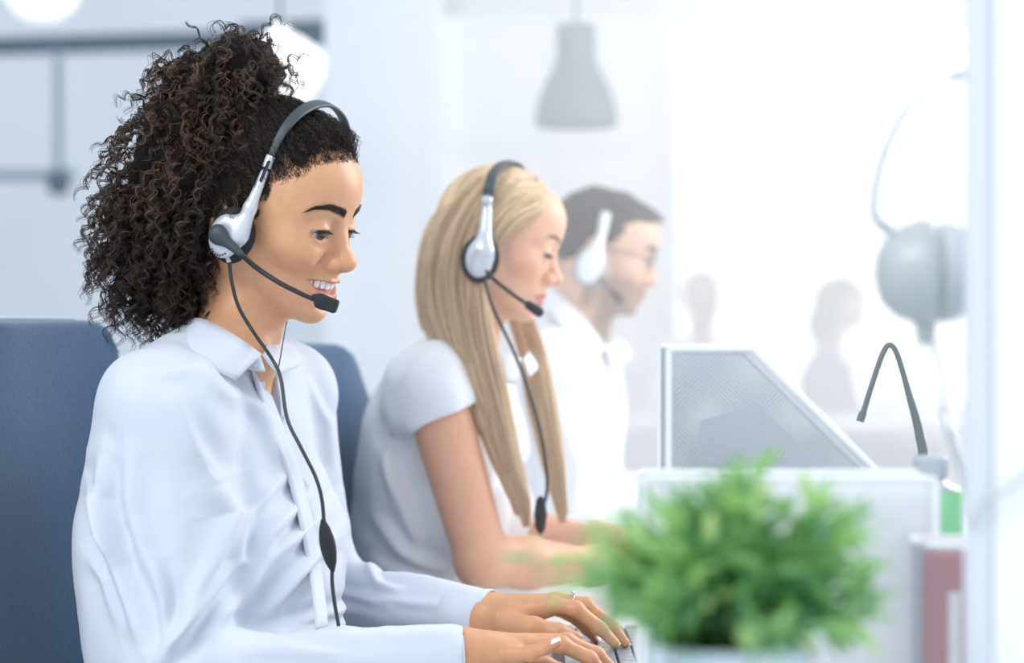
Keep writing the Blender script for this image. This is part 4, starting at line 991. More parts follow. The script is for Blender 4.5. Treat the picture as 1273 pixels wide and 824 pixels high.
# ------------------------------------------------------------------ two colleagues at the far desks
def far_person(label, RF, nose, skin, hairc, cloth, long_hair, tor, TRF, hands, group=None):
    r_ = root('person', label, 'person', (tor[0], tor[1], .42))
    T_ = nose - RF @ np.array((.115, 0, -.032))
    s = Sdf(); s.frame(RF, T_, 1.0); s.warp = HWARP; head_ops(s, female=long_hair); s.warp = None
    s.cap((-.012, 0, -.05), (-.02, 0, -.17), .048, .054, k=.03); s.frame()
    sh, el, wr = zip(*hands)
    for i in range(2):
        s.cap(sh[i], el[i], .040, .034, k=.02); s.cap(tor, sh[i], .04, .04, k=.02); s.cap(el[i], wr[i], .034, .024, k=.01); simple_hand(s, wr[i], np.array(wr[i]) - np.array(el[i]), 1 if i == 0 else -1)
    lo = np.minimum(T_, np.min(wr, 0)) - .22; hi = np.maximum(T_, np.max(wr, 0)) + .24
    v, f = s.mesh(lo, hi, .007); q = (v - T_) @ RF; inh = np.linalg.norm(q, axis=1) < .17
    c = np.where(inh[:, None], head_colors(q, skin, (.5, .22, .2), (.06, .04, .03)), np.array(skin))
    link('body', np_mesh('body', v, f, colors=c), MAT['skin_fair'], r_)
    eyeballs(r_, RF, T_, rot(0, 8, 0), (.05, .03, .02), 1.0)
    H_ = Sdf(); H_.frame(RF, T_, 1.0); H_.ell((-.012, 0, .030), (.100, .080, .092), k=.001)
    if long_hair: H_.chain([(-.05, 0, .0), (-.065, 0, -.10), (-.06, 0, -.19)], [.070, .062, .030], k=.05)
    H_.frame(); v, f = H_.mesh(T_ - .30, T_ + .17, .008); q = (v - T_) @ RF
    xl = np.interp(q[:, 2], [-.06, -.035, .0, .025, .045, .065, .08, .12], [-.005, .0, .004, .030, .045, .060, .08, .13]) if not long_hair else np.interp(q[:, 2], [-.3, -.06, .0, .03, .06, .08], [-.0, .002, .006, .03, .06, .09])
    f = f[(q[:, 0] < xl)[f].all(1)]; v = push(v, f, lambda p: .002 * vnoise(p, 90, 5))
    link('hair', np_mesh('hair', v, f), hairc, r_)
    S_ = Sdf(); S_.frame(TRF, tor); torso_ops(S_, g=.012, bust=.9 if long_hair else 0, wide=1.0 if long_hair else 1.2); S_.frame()
    for i in range(2): arm_ops(S_, sh[i], el[i], wr[i], (.060, .050, .046, .034))
    lo = np.minimum(np.min(wr, 0), np.array(tor)) - (.24, .24, .0); hi = np.maximum(np.max(wr, 0), np.array(tor)) + .26; lo[2] = .5; hi[2] = tor[2] + .04
    v, f = S_.mesh(lo, hi, .011); link('shirt', np_mesh('shirt', push(smooth_v(v, f, 1), f, lambda p: .002 * vnoise(p, 25, 6)), f), cloth, r_)
    seated_legs(r_, (tor[0], tor[1], .50), MAT['trousers'], math.degrees(math.atan2(TRF[1, 0], TRF[0, 0])))
MAT['grey_cloth'] = mat('grey_cloth', (.20, .24, .30), rough=.9)
MAT['brown_hair'] = mat('brown_hair', (.05, .035, .03), rough=.6)
pc = P(884, 430, 8.6); RT = rot(-100, 0, 0)
far_person('distant person in a white shirt facing us, left of the curving wire stand', rot(-84, 4, 0), P(880, 384, 8.45), (.55, .34, .26), MAT['brown_hair'], MAT['blouse'], False, pc, rot(-84, 4, 0),
           [(pc + (-.19, 0, -.06), pc + (-.27, -.08, -.33), pc + (-.10, -.30, -.30)), (pc + (.19, 0, -.06), pc + (.26, -.08, -.33), pc + (.10, -.30, -.30))])
pd = P(1034, 442, 8.8)
far_person('distant person with long brown hair in a grey top, seen in profile', rot(-14, 8, 0), P(1080, 392, 8.75), (.60, .40, .32), MAT['brown_hair'], MAT['grey_cloth'], True, pd, rot(-12, 6, 0),
           [(pd + (-.0, -.16, -.06), pd + (.08, -.18, -.32), pd + (.33, -.12, -.30)), (pd + (.0, .16, -.06), pd + (.10, .18, -.30), pd + (.34, .10, -.30))])
# ------------------------------------------------------------------ chairs
BLUE = mat('blue_upholstery', (.075, .145, .245), rough=.95, sheen=.3, bump=(260, .7, .0012), noise=(300, .16))
PIPE = mat('pale_piping', (.50, .56, .62), rough=.7)
CHR = mat('chrome', (.6, .62, .65), rough=.25, metal=1)
BLACKP = mat('black_plastic', (.018, .020, .024), rough=.4)
def chair(label, far_top, near_top, yaw, zt, bulge, seat_c):
    r_ = root('office_chair', label, 'chair', (seat_c[0], seat_c[1], 0), 'blue office chairs')
    a, b = np.array(near_top), np.array(far_top); n, k = 28, 24; fwd = rot(yaw, 0, 0) @ np.array((1, 0, 0))
    def surf(off, shrink):
        g = []
        for i in range(k):
            t = i / (k - 1); z = zt - t * (zt - .52)
            lum = bulge * math.sin(min(1, t * 1.1) * math.pi * .5) + .02 * math.sin(t * math.pi)
            for j in range(n):
                u = j / (n - 1); rc = .045; e = 0
                dz = 0
                du = min(u, 1 - u) * np.linalg.norm(b - a)
                if t < .3 and du < rc: dz = -(rc - math.sqrt(max(rc * rc - (rc - du) ** 2, 0))) * (1 - t / .3)
                wrap = .05 * (abs(2 * u - 1) ** 2.5)
                p = a + (b - a) * u; p = np.array((p[0], p[1], z + dz)) + fwd * (lum + wrap + off); g.append(p)
        return np.array(g)
    f_, b_ = surf(.025, 0), surf(-.035, 0); v = np.concatenate([f_, b_]); o = n * k
    i = np.arange(k - 1)[:, None] * n; j = np.arange(n - 1)[None]
    q = np.stack([i + j, i + n + j, i + n + j + 1, i + j + 1], -1).reshape(-1, 4)
    bd = list(range(n)) + [r * n + n - 1 for r in range(1, k)] + [(k - 1) * n + c for c in range(n - 2, -1, -1)] + [r * n for r in range(k - 2, 0, -1)]
    bd = np.array(bd); b2 = np.roll(bd, -1)
    bk = link('backrest', np_mesh('backrest', v, [q[:, ::-1], q + o, np.stack([bd, bd + o, b2 + o, b2], 1)]), BLUE, r_)
    mo = bk.modifiers.new('bevel', 'BEVEL'); mo.width = .014; mo.segments = 3; mo.limit_method = 'ANGLE'; mo.angle_limit = 1.0
    edge = (f_ + b_) / 2; rim = np.concatenate([edge[[r * n + n - 1 for r in range(k - 1, 0, -1)]], edge[:n][::-1], edge[[r * n for r in range(1, k)]]])
    ctr = edge.mean(0); rim = rim + (rim - ctr) / np.linalg.norm(rim - ctr, axis=1)[:, None] * .002
    v2, f2 = tubes(rim[::2], .0032, 6); link('piping', np_mesh('piping', v2, f2), PIPE, bk)
    sc_ = np.array(seat_c); rz = rot(yaw, 0, 0)
    bevel_box('seat', sc_ + (0, 0, -.045), (.24, .24, .040), BLUE, r_, .03, rz, seg=4)
    lathe('stem', [(.03, 0), (.03, .18), (.018, .18), (.018, .31)], (sc_[0], sc_[1], .09), CHR, r_, 20)
    for q_ in range(5):
        an = q_ * 1.2566; d = np.array((math.cos(an), math.sin(an), 0))
        tube_obj('foot', [(sc_[0], sc_[1], .11), sc_ * (1, 1, 0) + d * .15 + (0, 0, .10), sc_ * (1, 1, 0) + d * .29 + (0, 0, .065)], [.02, .013], CHR, r_, sides=8)
        w_ = lathe('caster', [(.001, -.012), (.026, -.012), (.028, 0), (.026, .012), (.001, .012)], sc_ * (1, 1, 0) + d * .29 + (0, 0, .028), BLACKP, r_, 16, rotm=[[1, 0, 0], [0, 0, 1], [0, 1, 0]])
    bevel_box('bracket', sc_ + fwd * -.22 + (0, 0, -.02), (.03, .05, .012), BLACKP, r_, .004, rz)
chair('blue upholstered office chair behind the curly-haired person, by the left edge', P(92, 398, 2.72), P(-130, 398, 2.26), -25, 1.08, -.01, P(215, 0, 2.45) * (1, 1, 0) + (0, 0, .42))
chair('blue upholstered office chair behind the blonde person, half hidden by the curly-haired one', P(390, 428, 3.14), P(290, 428, 2.78), -14, P(0, 428, 2.97)[2], .055, P(530, 0, 2.98) * (1, 1, 0) + (0, 0, .42))
# ------------------------------------------------------------------ headsets
SILV = mat('silver_plastic', (.62, .66, .72), rough=.25, metal=.3, coat=.3)
FOAM = mat('black_foam', (.022, .026, .032), rough=.9, bump=(900, .5, .001))
BANDM = mat('grey_band_rubber', (.045, .058, .070), rough=.5)
def band(name, path, ctr, w, th, m, parent, n=40):
    g = catmull(path, n); T = np.gradient(g, axis=0); T /= np.linalg.norm(T, axis=1)[:, None]
    N = g - np.array(ctr); N -= T * (N * T).sum(1)[:, None]; N /= np.linalg.norm(N, axis=1)[:, None]; B = np.cross(T, N)
    k = 12; a = np.arange(k) / k * 2 * np.pi; pw = lambda u: np.sign(u) * np.abs(u) ** .6
    W_ = np.interp(np.linspace(0, 1, n), np.linspace(0, 1, len(w)), w) if hasattr(w, '__len__') else np.full(n, w)
    v = (g[:, None] + B[:, None] * (pw(np.cos(a))[None, :, None] * W_[:, None, None]) + N[:, None] * (pw(np.sin(a))[:, None] * th)).reshape(-1, 3)
    i = np.arange(n - 1)[:, None] * k; j = np.arange(k)[None]; j2 = (j + 1) % k
    return link(name, np_mesh(name, v, [np.stack([i + j, i + j2, i + k + j2, i + k + j], -1).reshape(-1, 4), np.arange(k)[::-1][None], (np.arange(k) + (n - 1) * k)[None]]), m, parent)
def frame_from(nrm, up):
    nrm = np.array(nrm, float); nrm /= np.linalg.norm(nrm); up = np.array(up, float); up -= nrm * (up @ nrm); up /= np.linalg.norm(up)
    return np.stack([np.cross(up, nrm), up, nrm], 1)          # columns: side, up, outward
def sdf_obj(name, s, lo, hi, h, m, parent, sm=1, **kw):
    v, f = s.mesh(lo, hi, h); return link(name, np_mesh(name, smooth_v(v, f, sm), f), m, parent, **kw)
# --- the front headset
H1 = root('headset', 'black and silver headset worn by the curly-haired person', 'headset', tuple(P(287, 292, 2.30)))
ear = hf((-.014, -.078, -.020)); Fm = frame_from(RH @ np.array((.06, -1, .0)), P(335, 205, 2.32) - P(290, 292, 2.30))
EY_ = ear[1]; cC = P(289, 292, EY_ - .008); on = Fm[:, 2]
lathe('ear_cushion', [(.001, -.012), (.020, -.012), (.030, -.008), (.0335, .0), (.031, .007), (.022, .010), (.001, .010)], cC, FOAM, H1, 40, rotm=Fm * np.array((.82, .98, 1)))
s = Sdf(); s.frame(Fm, cC); s.ell((0, -.001, .016), (.0200, .0255, .0095), k=.001)
s.ell((0, .001, .026), (.0135, .0165, .004), k=.002, mode='s')
s.frame(); top1 = P(329, 214, EY_ - .020); am = P(311, 258, EY_ - .027)
s.cap(P(299, 292, EY_ - .026), am, .0095, .0070, k=.012); s.cap(am, top1, .0068, .0046, k=.006)
hs1 = sdf_obj('earpiece', s, cC - .05, top1 + .03, .0012, SILV, H1)
for q_ in range(7):
    a_ = -2.2 + q_ * .22; lathe('vent_hole', [(.001, 0), (.0012, .0004), (.0001, .0008)], cC + Fm @ np.array((.014 * math.cos(a_), -.003 + .020 * math.sin(a_), .0225)), BLACKP, hs1, 8, rotm=Fm)
p1, p2 = P(323, 226, EY_ - .0265), P(334, 200, EY_ - .022)
bevel_box('slider', (p1 + p2) / 2, (.0045, .0015, np.linalg.norm(p2 - p1) / 2), BLACKP, H1, .001, np.array(Vector(p2 - p1).to_track_quat('Z', 'Y').to_matrix()))
tube_obj('slider_sleeve', [P(331, 209, EY_ - .018), P(337, 194, EY_ - .017)], .0056, SILV, H1, sides=16)
band('headband', [P(335, 200, EY_ - .018), P(344, 178, EY_ - .018), P(357, 156, EY_ - .013), P(375, 138, EY_ + .006), P(396, 129, EY_ + .045), P(414, 133, EY_ + .085), P(428, 152, EY_ + .120), P(430, 185, EY_ + .145), P(418, 230, EY_ + .158)], hf((0, 0, .0)), [.0038, .0050, .0062, .0072, .0075, .007, .006, .005], .0024, BANDM, H1)
pv = cC + Fm @ np.array((-.004, .000, .028))
s = Sdf(); s.frame(Fm, pv); s.ell((0, 0, 0), (.0100, .0112, .0060), k=.001); s.frame(); bst = P(298, 314, pv[1] - .004); s.cap(pv, bst, .0075, .0042, k=.008)
sdf_obj('boom_pivot', s, pv - .03, pv + .035, .001, BANDM, H1)
tube_obj('boom', [bst, P(318, 332, EY_ - .026), P(345, 350, EY_ - .030), P(370, 363, EY_ - .032), P(392, 373, EY_ - .032)], [.0031, .0028, .0026], BLACKP, H1, sides=10)
s = Sdf(); m0, m1 = P(392, 372, EY_ - .032), P(417, 381, EY_ - .034)
mid = (m0 + m1) / 2; Fq = np.array(Vector(m1 - m0).to_track_quat('X', 'Z').to_matrix())
s.frame(Fq, mid); s.box((.002, 0, 0), (.0125, .0065, .0080), .0035, k=.001); s.cap((-.014, 0, 0.002), (-.004, 0, 0), .0035, .0062, k=.006)
for zz_ in (-.003, .001, .005): s.cap((.002, -.0072, zz_), (.0105, -.0072, zz_ - .001), .0009, .0009, k=.001, mode='s')
sdf_obj('microphone', s, mid - .03, mid + .03, .0009, FOAM, H1)
tube_obj('strain_relief', [P(283, 318, EY_ - .012), P(285, 326, EY_ - .012)], .0032, SILV, H1, sides=12)
CBL = mat('black_cable', (.030, .036, .042), rough=.45)
tube_obj('cable', [P(285, 324, EY_ - .012), P(288, 350, EY_ - .010), P(297, 382, EY_ - .006), P(316, 414, EY_ - .006), P(338, 446, 2.275), P(349, 470, 2.262), P(357, 520, 2.245), P(374, 556, 2.232), P(392, 592, 2.228), (P(400, 620, 2.226)), P(403, 652, 2.225)], .0021, CBL, H1, n=90, sides=8)
tube_obj('cable', [P(413, 704, 2.225), P(413, 725, 2.228), P(416, 750, 2.232), P(421, 778, 2.235)], .0021, CBL, H1, sides=8)
tube_obj('thin_cable', [P(358, 394, 2.47), P(354, 412, 2.44), P(350, 436, 2.36), P(346, 458, 2.268)], .0008, CBL, H1, sides=6)
s = Sdf(); r0, r1 = P(403, 655, 2.223), P(412, 701, 2.223); Fq = np.array(Vector(r1 - r0).to_track_quat('X', 'Y').to_matrix()); s.frame(Fq, (r0 + r1) / 2)
s.ell((0, 0, 0), (.0235, .0085, .0098), k=.001); s.cap((-.027, 0, 0), (-.018, 0, 0), .0026, .004, k=.005); s.cap((.018, 0, 0), (.027, 0, 0), .004, .0026, k=.005)
s.ell((0, -.0, .0125), (.010, .0035, .004), k=.002, mode='s')
sdf_obj('volume_control', s, (r0 + r1) / 2 - .04, (r0 + r1) / 2 + .04, .001, FOAM, H1)
# --- the ring
rg = root('ring', 'thin silver ring on a finger of the hand farther from us', 'ring', tuple(ringp))
d = fL[1][1] - fL[1][0]; q_ = np.array(Vector(d).to_track_quat('Z', 'Y').to_matrix()); a = np.linspace(0, 2 * np.pi, 29)
v, f = tubes(ringp + (np.stack([np.cos(a), np.sin(a), a * 0], 1) * .0105) @ q_.T, .0011, 6); link('band', np_mesh('band', v, f), CHR, rg)
lathe('stone', [(.001, 0), (.0028, .001), (.003, .002), (.0015, .0035), (.001, .0036)], ringp + np.array((.0, -.002, .0108)), SILV, rg, 12)
# --- headsets of the two behind
def small_headset(label, R, T, cup, arm_top, bandp, mic, cable, s_=1.0, white=False):
    r_ = root('headset', label, 'headset', tuple(cup))
    Fm = frame_from(R @ np.array((0, -1, 0)), np.array(arm_top) - cup); sv = WHP if white else SILV
    lathe('ear_cushion', [(.001, -.014), (.022, -.013), (.030, -.006), (.031, .002), (.024, .008), (.001, .008)], cup, FOAM if not white else GRP, r_, 32, rotm=Fm * np.array((.85, 1.05, 1)) * s_)
    s = Sdf(); s.frame(Fm, cup); s.ell((0, 0, .014), (.019 * s_, .026 * s_, .010), k=.001); s.frame(); s.cap(cup + Fm @ np.array((.004, .012, .014)), np.array(arm_top), .0105 * s_, .0065 * s_, k=.012)
    sdf_obj('earpiece', s, np.minimum(cup, arm_top) - .04, np.maximum(cup, arm_top) + .04, .002, sv, r_)
    lathe('joint', [(.001, 0), (.007, .002), (.008, .006), (.001, .008)], np.array(arm_top) + Fm[:, 2] * .004, sv, r_, 16, rotm=Fm)
    band('headband', [arm_top] + bandp, T, .0075 * s_, .003, BANDM if not white else sv, r_)
    if mic:
        tube_obj('boom', [cup + Fm @ np.array((0, -.004, .018))] + mic, .0028, BLACKP, r_, sides=8)
        e = np.array(mic[-1]); s = Sdf(); d_ = e - np.array(mic[-2]); d_ /= np.linalg.norm(d_); s.cap(e - d_ * .004, e + d_ * .014, .0062, .0072, k=.002); sdf_obj('microphone', s, e - .03, e + .03, .002, FOAM, r_)
    if cable: tube_obj('cable', cable, .0024, CBL, r_, sides=8, n=50)
    return r_
WHP = mat('white_plastic', (.82, .84, .87), rough=.3); GRP = mat('grey_plastic', (.35, .38, .42), rough=.5)
e2 = bf((-.014, -.078, -.018)); y2 = min(e2[1], 2.835)
h2 = small_headset('silver and black headset worn by the blonde person', RB, TB, P(597, 322, y2 - .012), P(606, 250, y2 - .006), [P(608, 232, y2 - .014), P(614, 215, y2 + .004), P(626, 204, y2 + .045), P(642, 204, y2 + .10), P(652, 222, y2 + .14), P(654, 250, y2 + .165)],
    [P(612, 345, y2 - .03), P(638, 366, y2 - .025), P(660, 381, y2 - .015)], [P(600, 336, y2 - .02), P(612, 380, y2 - .03), P(640, 440, 2.83), P(662, 500, 2.81), P(676, 560, 2.80), P(680, 610, 2.80), P(666, 655, 2.81)])
lathe('volume_control', [(.001, -.026), (.006, -.02), (.009, 0), (.006, .02), (.001, .026)], P(672, 640, 2.80), FOAM, h2, 16)
e3 = mf((-.014, -.080, -.014)); y3 = e3[1]
small_headset('white headset worn by the bearded person', RM, TM, P(734, 331, y3 - .014), P(750, 284, y3 - .006), [P(752, 272, y3 + .0), P(757, 256, y3 + .035), P(766, 246, y3 + .08), P(776, 256, y3 + .13), P(778, 290, y3 + .17)],
    [P(748, 350, y3 - .02), P(764, 366, y3 - .01)], None, 1.15, True)
gl = root('glasses', 'thin-framed glasses on the bearded face', 'glasses', tuple(mf((.095, 0, 0))))
for y in (-1, 1):
    a = np.linspace(0, 2 * np.pi, 25); lp = np.stack([.096 - .12 * 0 * a - .010 * np.abs(np.cos(a)) * 0 - .006 * (1 - np.cos(a) * -y) * .5 + 0, y * .033 + .024 * np.cos(a), .001 + .018 * np.sin(a)], 1)
    v, f = tubes(lp @ RM.T * SM + TM, .0011, 6); link('rim', np_mesh('rim', v, f), BLACKP, gl)
    tube_obj('temple', [mf((.090, y * .057, .006)), mf((.04, y * .074, .006)), mf((-.01, y * .078, .004))], .0013, BLACKP, gl, sides=6)
tube_obj('bridge', [mf((.096, -.009, .004)), mf((.098, 0, .007)), mf((.096, .009, .004))], .0012, BLACKP, gl, sides=6)
# ------------------------------------------------------------------ keyboard
KB = root('keyboard', 'slim dark keyboard with blue-grey keys under the typing hands', 'keyboard', (.115, 2.42, .68))
kc = np.array((.116, 2.415, .686)); bevel_box('chassis', kc, (.068, .225, .006), mat('keyboard_case', (.03, .035, .042), rough=.35), KB, .003)
KEYM = mat('key_plastic', (.26, .31, .37), rough=.28, coat=.2); proto = {}
for r in range(6):
    y = 2.415 - .217; col_ = 0; x = kc[0] + .055 - r * .0205 if r else kc[0] + .057
    wds = [1.0] * 15 if r < 2 else ([1.5] + [1.0] * 12 + [1.5] if r == 2 else ([1.75] + [1.0] * 11 + [2.25] if r == 3 else ([2.25] + [1.0] * 10 + [2.75] if r == 4 else [1.25, 1.25, 1.25, 6.0, 1.25, 1.25, 1.25, 1.5])))
    un = .434 / sum(wds)
    for w_ in wds:
        key = (round(w_ * un, 4), r == 0); hx = .0060 if r == 0 else .0088
        if key not in proto:
            o = bevel_box('key', (0, 0, 0), (hx, w_ * un / 2 - .0013, .0024), KEYM, None, .0012, seg=2); proto[key] = o.data; bpy.data.objects.remove(o)
        k_ = bpy.data.objects.new('key', proto[key]); SC.collection.objects.link(k_); k_.parent = KB; k_.matrix_parent_inverse = PINV(KB)
        k_.location = (x, y + w_ * un / 2, .6945); y += w_ * un
# ------------------------------------------------------------------ things behind the plant
def meshmat(nm_, cl_, th_):
    M_ = bpy.data.materials.new(nm_); M_.use_nodes = True; nt = M_.node_tree; N = nt.nodes; Lk = nt.links
    b = N['Principled BSDF']; b.inputs['Base Color'].default_value = (*cl_, 1); b.inputs['Metallic'].default_value = .0; b.inputs['Roughness'].default_value = .5
    tc = N.new('ShaderNodeTexCoord'); mp = N.new('ShaderNodeMapping'); mp.inputs['Rotation'].default_value = (0, math.radians(45), math.radians(0)); Lk.new(tc.outputs['Object'], mp.inputs[0])
    sx = N.new('ShaderNodeSeparateXYZ'); Lk.new(mp.outputs[0], sx.inputs[0]); hole = []
    for o_ in ('X', 'Z'):
        m1_ = N.new('ShaderNodeMath'); m1_.operation = 'MULTIPLY'; m1_.inputs[1].default_value = 2 * math.pi / .0036; Lk.new(sx.outputs[o_], m1_.inputs[0])
        m2_ = N.new('ShaderNodeMath'); m2_.operation = 'SINE'; Lk.new(m1_.outputs[0], m2_.inputs[0]); m3_ = N.new('ShaderNodeMath'); m3_.operation = 'GREATER_THAN'; m3_.inputs[1].default_value = th_; Lk.new(m2_.outputs[0], m3_.inputs[0]); hole.append(m3_)
    mm = N.new('ShaderNodeMath'); mm.operation = 'MULTIPLY'; Lk.new(hole[0].outputs[0], mm.inputs[0]); Lk.new(hole[1].outputs[0], mm.inputs[1])
    tr = N.new('ShaderNodeBsdfTransparent'); mx = N.new('ShaderNodeMixShader'); Lk.new(mm.outputs[0], mx.inputs[0]); Lk.new(b.outputs[0], mx.inputs[1]); Lk.new(tr.outputs[0], mx.inputs[2]); Lk.new(mx.outputs[0], N['Material Output'].inputs[0])
    return M_
MESHM = meshmat('wire_mesh', (.80, .83, .87), -.5)
MESHC = meshmat('grey_wire_mesh_cup', (.42, .46, .50), -.85)
MESHD = meshmat('grey_wire_mesh', (.46, .50, .54), -.45)
RIMM = mat('pale_wire_rim', (.82, .85, .88), rough=.35)
def sheet(name, pts, m, parent, th=.0012):
    """flat polygon with thickness along its normal"""
    p = np.array(pts, float); nn = np.cross(p[1] - p[0], p[2] - p[0]); nn /= np.linalg.norm(nn); k = len(p)
    v = np.concatenate([p + nn * th / 2, p - nn * th / 2]); i = np.arange(k); j = (i + 1) % k
    return link(name, np_mesh(name, v, [i[None], i[::-1][None] + k, np.stack([i, i + k, j + k, j], 1)], smooth=False), m, parent)
zd = .680
def pf(px, py, Y): return P(px, py, Y)
mf_ = root('magazine_file', 'tall wire mesh magazine file with a sloping top edge, behind the plant', 'file holder', tuple(P(1000, 0, 2.0) * (1, 1, 0) + (0, 0, zd)))
xa, xb, xc = P(832, 0, 1.95)[0], P(936, 0, 1.95)[0], P(1172, 0, 1.95)[0]; za, zc = P(0, 434, 1.95)[2], P(0, 668, 1.95)[2]
for Y in (1.95, 2.06):
    pl = [(xa, Y, zd + .003), (xa, Y, za), (xb, Y, za), (xc, Y, zc), (xc, Y, zd + .003)]
    sp = sheet('side_panel', pl, MESHD, mf_)
    v, f = tubes(np.array(pl + [pl[0]]), .0032, 6)
    link('rim', np_mesh('rim', *join([tubes(np.array([pl[i], pl[(i + 1) % 5]]), .0034, 8) for i in range(5)])), RIMM, sp)
sheet('back_panel', [(xa, 1.95, zd + .003), (xa, 2.06, zd + .003), (xa, 2.06, za), (xa, 1.95, za)], MESHD, mf_)
sheet('front_panel', [(xc, 1.95, zd + .003), (xc, 2.06, zd + .003), (xc, 2.06, zc), (xc, 1.95, zc)], MESHD, mf_)
sheet('bottom', [(xa, 1.95, zd + .002), (xc, 1.95, zd + .002), (xc, 2.06, zd + .002), (xa, 2.06, zd + .002)], RIMM, mf_)
FOLD = mat('grey_folder_card', (.74, .77, .82), rough=.7); PAPER = mat('white_paper', (.92, .93, .95), rough=.8)
fo = root('folder', 'pale grey folder standing in the tall mesh file', 'folder', tuple(P(950, 0, 2.0) * (1, 1, 0) + (0, 0, zd)))
sheet('cover', [P(868, 0, 2.0) * (1, 1, 0) + (0, 0, zd + .006), P(868, 524, 2.0), P(928, 504, 2.0), P(960, 520, 2.0), P(1100, 655, 2.0), P(1100, 0, 2.0) * (1, 1, 0) + (0, 0, zd + .006)], FOLD, fo, .004)
# front mesh tray with white paper
ft = root('document_tray', 'low pale mesh document holder with a straight top edge, right behind the plant', 'file holder', tuple(P(980, 0, 1.76) * (1, 1, 0) + (0, 0, zd)))
ya, yb = 1.72, 1.80; xl_, xr_ = P(802, 0, ya)[0], P(1164, 0, ya)[0]; zt_ = P(0, 596, ya)[2]
for nm, Y in (('front_panel', ya), ('back_panel', yb)):
    sp = sheet(nm, [(xl_, Y, zd + .002), (xr_, Y, zd + .002), (xr_, Y, zt_), (xl_, Y, zt_)], MESHM, ft)
    link('rim', np_mesh('rim', *join([tubes(np.array([a_, b_]), .003, 8) for a_, b_ in [((xl_, Y, zt_), (xr_, Y, zt_)), ((xr_, Y, zt_), (xr_, Y, zd + .004)), ((xl_, Y, zt_), (xl_, Y, zd + .004))]])), RIMM, sp)
for x in (xl_, xr_): sheet('side_panel', [(x, ya, zd + .002), (x, yb, zd + .002), (x, yb, zt_), (x, ya, zt_)], MESHM, ft)
pa = root('paper_stack', 'white sheets of paper standing in the low mesh holder', 'paper', ((xl_ + xr_) / 2, 1.75, zd))
for i_ in range(3): sheet('sheet', [(xl_ + .006, 1.738 + i_ * .012, zd + .004), (xr_ - .006, 1.738 + i_ * .012, zd + .004), (xr_ - .006 - i_ * .002, 1.738 + i_ * .012, zt_ + .003 - i_ * .003), (xl_ + .006, 1.738 + i_ * .012, zt_ + .001)], PAPER, pa, .0016)
# bottle with a grey cap and a green label
bc = P(1157, 0, 1.88); bc[2] = zd + .001
bo = root('bottle', 'small clear bottle with a grey screw cap and bright green label', 'bottle', tuple(bc))
zz0 = P(0, 592, 1.88)[2] - bc[2]; rr_ = .0275
GLS = mat('clear_plastic', (.85, .90, .93), rough=.1, trans=.6)
lathe('bottle_body', [(.001, 0), (rr_ * .9, .0), (rr_, .005), (rr_, zz0 - .012), (rr_ * .85, zz0 - .008), (.014, zz0 - .005), (.013, zz0 + .004), (.001, zz0 + .004)], bc, GLS, bo, 40)
lathe('label', [(rr_ + .0006, zz0 - .062), (rr_ + .0008, zz0 - .061), (rr_ + .0008, zz0 - .013), (rr_ + .0006, zz0 - .012)], bc, mat('green_label', (.24, .60, .32), rough=.5), bo, 40)
cp_ = [(.0152 + (.0006 if i_ % 2 else 0), z_) for i_, z_ in enumerate(np.linspace(zz0, zz0 + .016, 7))]
lathe('cap', [(.001, zz0)] + cp_ + [(.0135, zz0 + .0185), (.001, zz0 + .019)], bc, mat('grey_cap', (.42, .47, .52), rough=.5), bo, 40)
# pen cup with the red booklet
pcx0, pcx1, pz = P(1143, 0, 1.68)[0], P(1213, 0, 1.68)[0], P(0, 674, 1.68)[2]
pc_ = root('pen_cup', 'square wire mesh cup beside the low document holder', 'cup', ((pcx0 + pcx1) / 2, 1.70, zd))
for nm, pts in (('front_panel', [(pcx0, 1.665, zd + .002), (pcx1, 1.665, zd + .002), (pcx1, 1.665, pz), (pcx0, 1.665, pz)]), ('back_panel', [(pcx0, 1.712, zd + .002), (pcx1, 1.712, zd + .002), (pcx1, 1.712, pz), (pcx0, 1.712, pz)]),
                ('side_panel', [(pcx0, 1.665, zd + .002), (pcx0, 1.712, zd + .002), (pcx0, 1.712, pz), (pcx0, 1.665, pz)]), ('side_panel', [(pcx1, 1.665, zd + .002), (pcx1, 1.712, zd + .002), (pcx1, 1.712, pz), (pcx1, 1.665, pz)])):
    sp = sheet(nm, pts, MESHC, pc_); link('rim', np_mesh('rim', *tubes(np.array([pts[3], pts[2]]), .0026, 8)), RIMM, sp)
rb_ = root('booklet', 'red booklet with a pale spine strip standing in the mesh cup', 'booklet', (P(1176, 0, 1.69)[0], 1.69, zd))
x0_, x1_ = P(1148, 0, 1.688)[0], P(1205, 0, 1.688)[0]; zr = P(0, 686, 1.688)[2]
bevel_box('cover', ((x0_ + x1_) / 2, 1.690, (zd + .004 + zr) / 2), ((x1_ - x0_) / 2, .008, (zr - zd - .004) / 2), mat('red_card', (.40, .03, .05), rough=.5), rb_, .002)
xs_ = P(1187, 0, 1.68)[0]; zs = P(0, 736, 1.68)[2]
bevel_box('pale_strip', (xs_, 1.6812, (zd + .01 + zs) / 2), (.0048, .0007, (zs - zd - .01) / 2), PAPER, rb_, .0004)
# silver pen leaning against the divider
pn = root('pen', 'slim silver pen leaning against the white divider post', 'pen', tuple(P(1216, 690, 1.72)))
tube_obj('barrel', [P(1180, 530, 1.76), P(1200, 600, 1.745), P(1222, 700, 1.725)], .0034, CHR, pn, sides=12); tube_obj('tip', [P(1180, 530, 1.76), P(1175, 512, 1.763)], [.0034, .0008], CHR, pn, sides=12)
tube_obj('clip', [P(1212, 640, 1.731), P(1218, 662, 1.727), P(1226, 696, 1.722)], .0013, CHR, pn, sides=6)
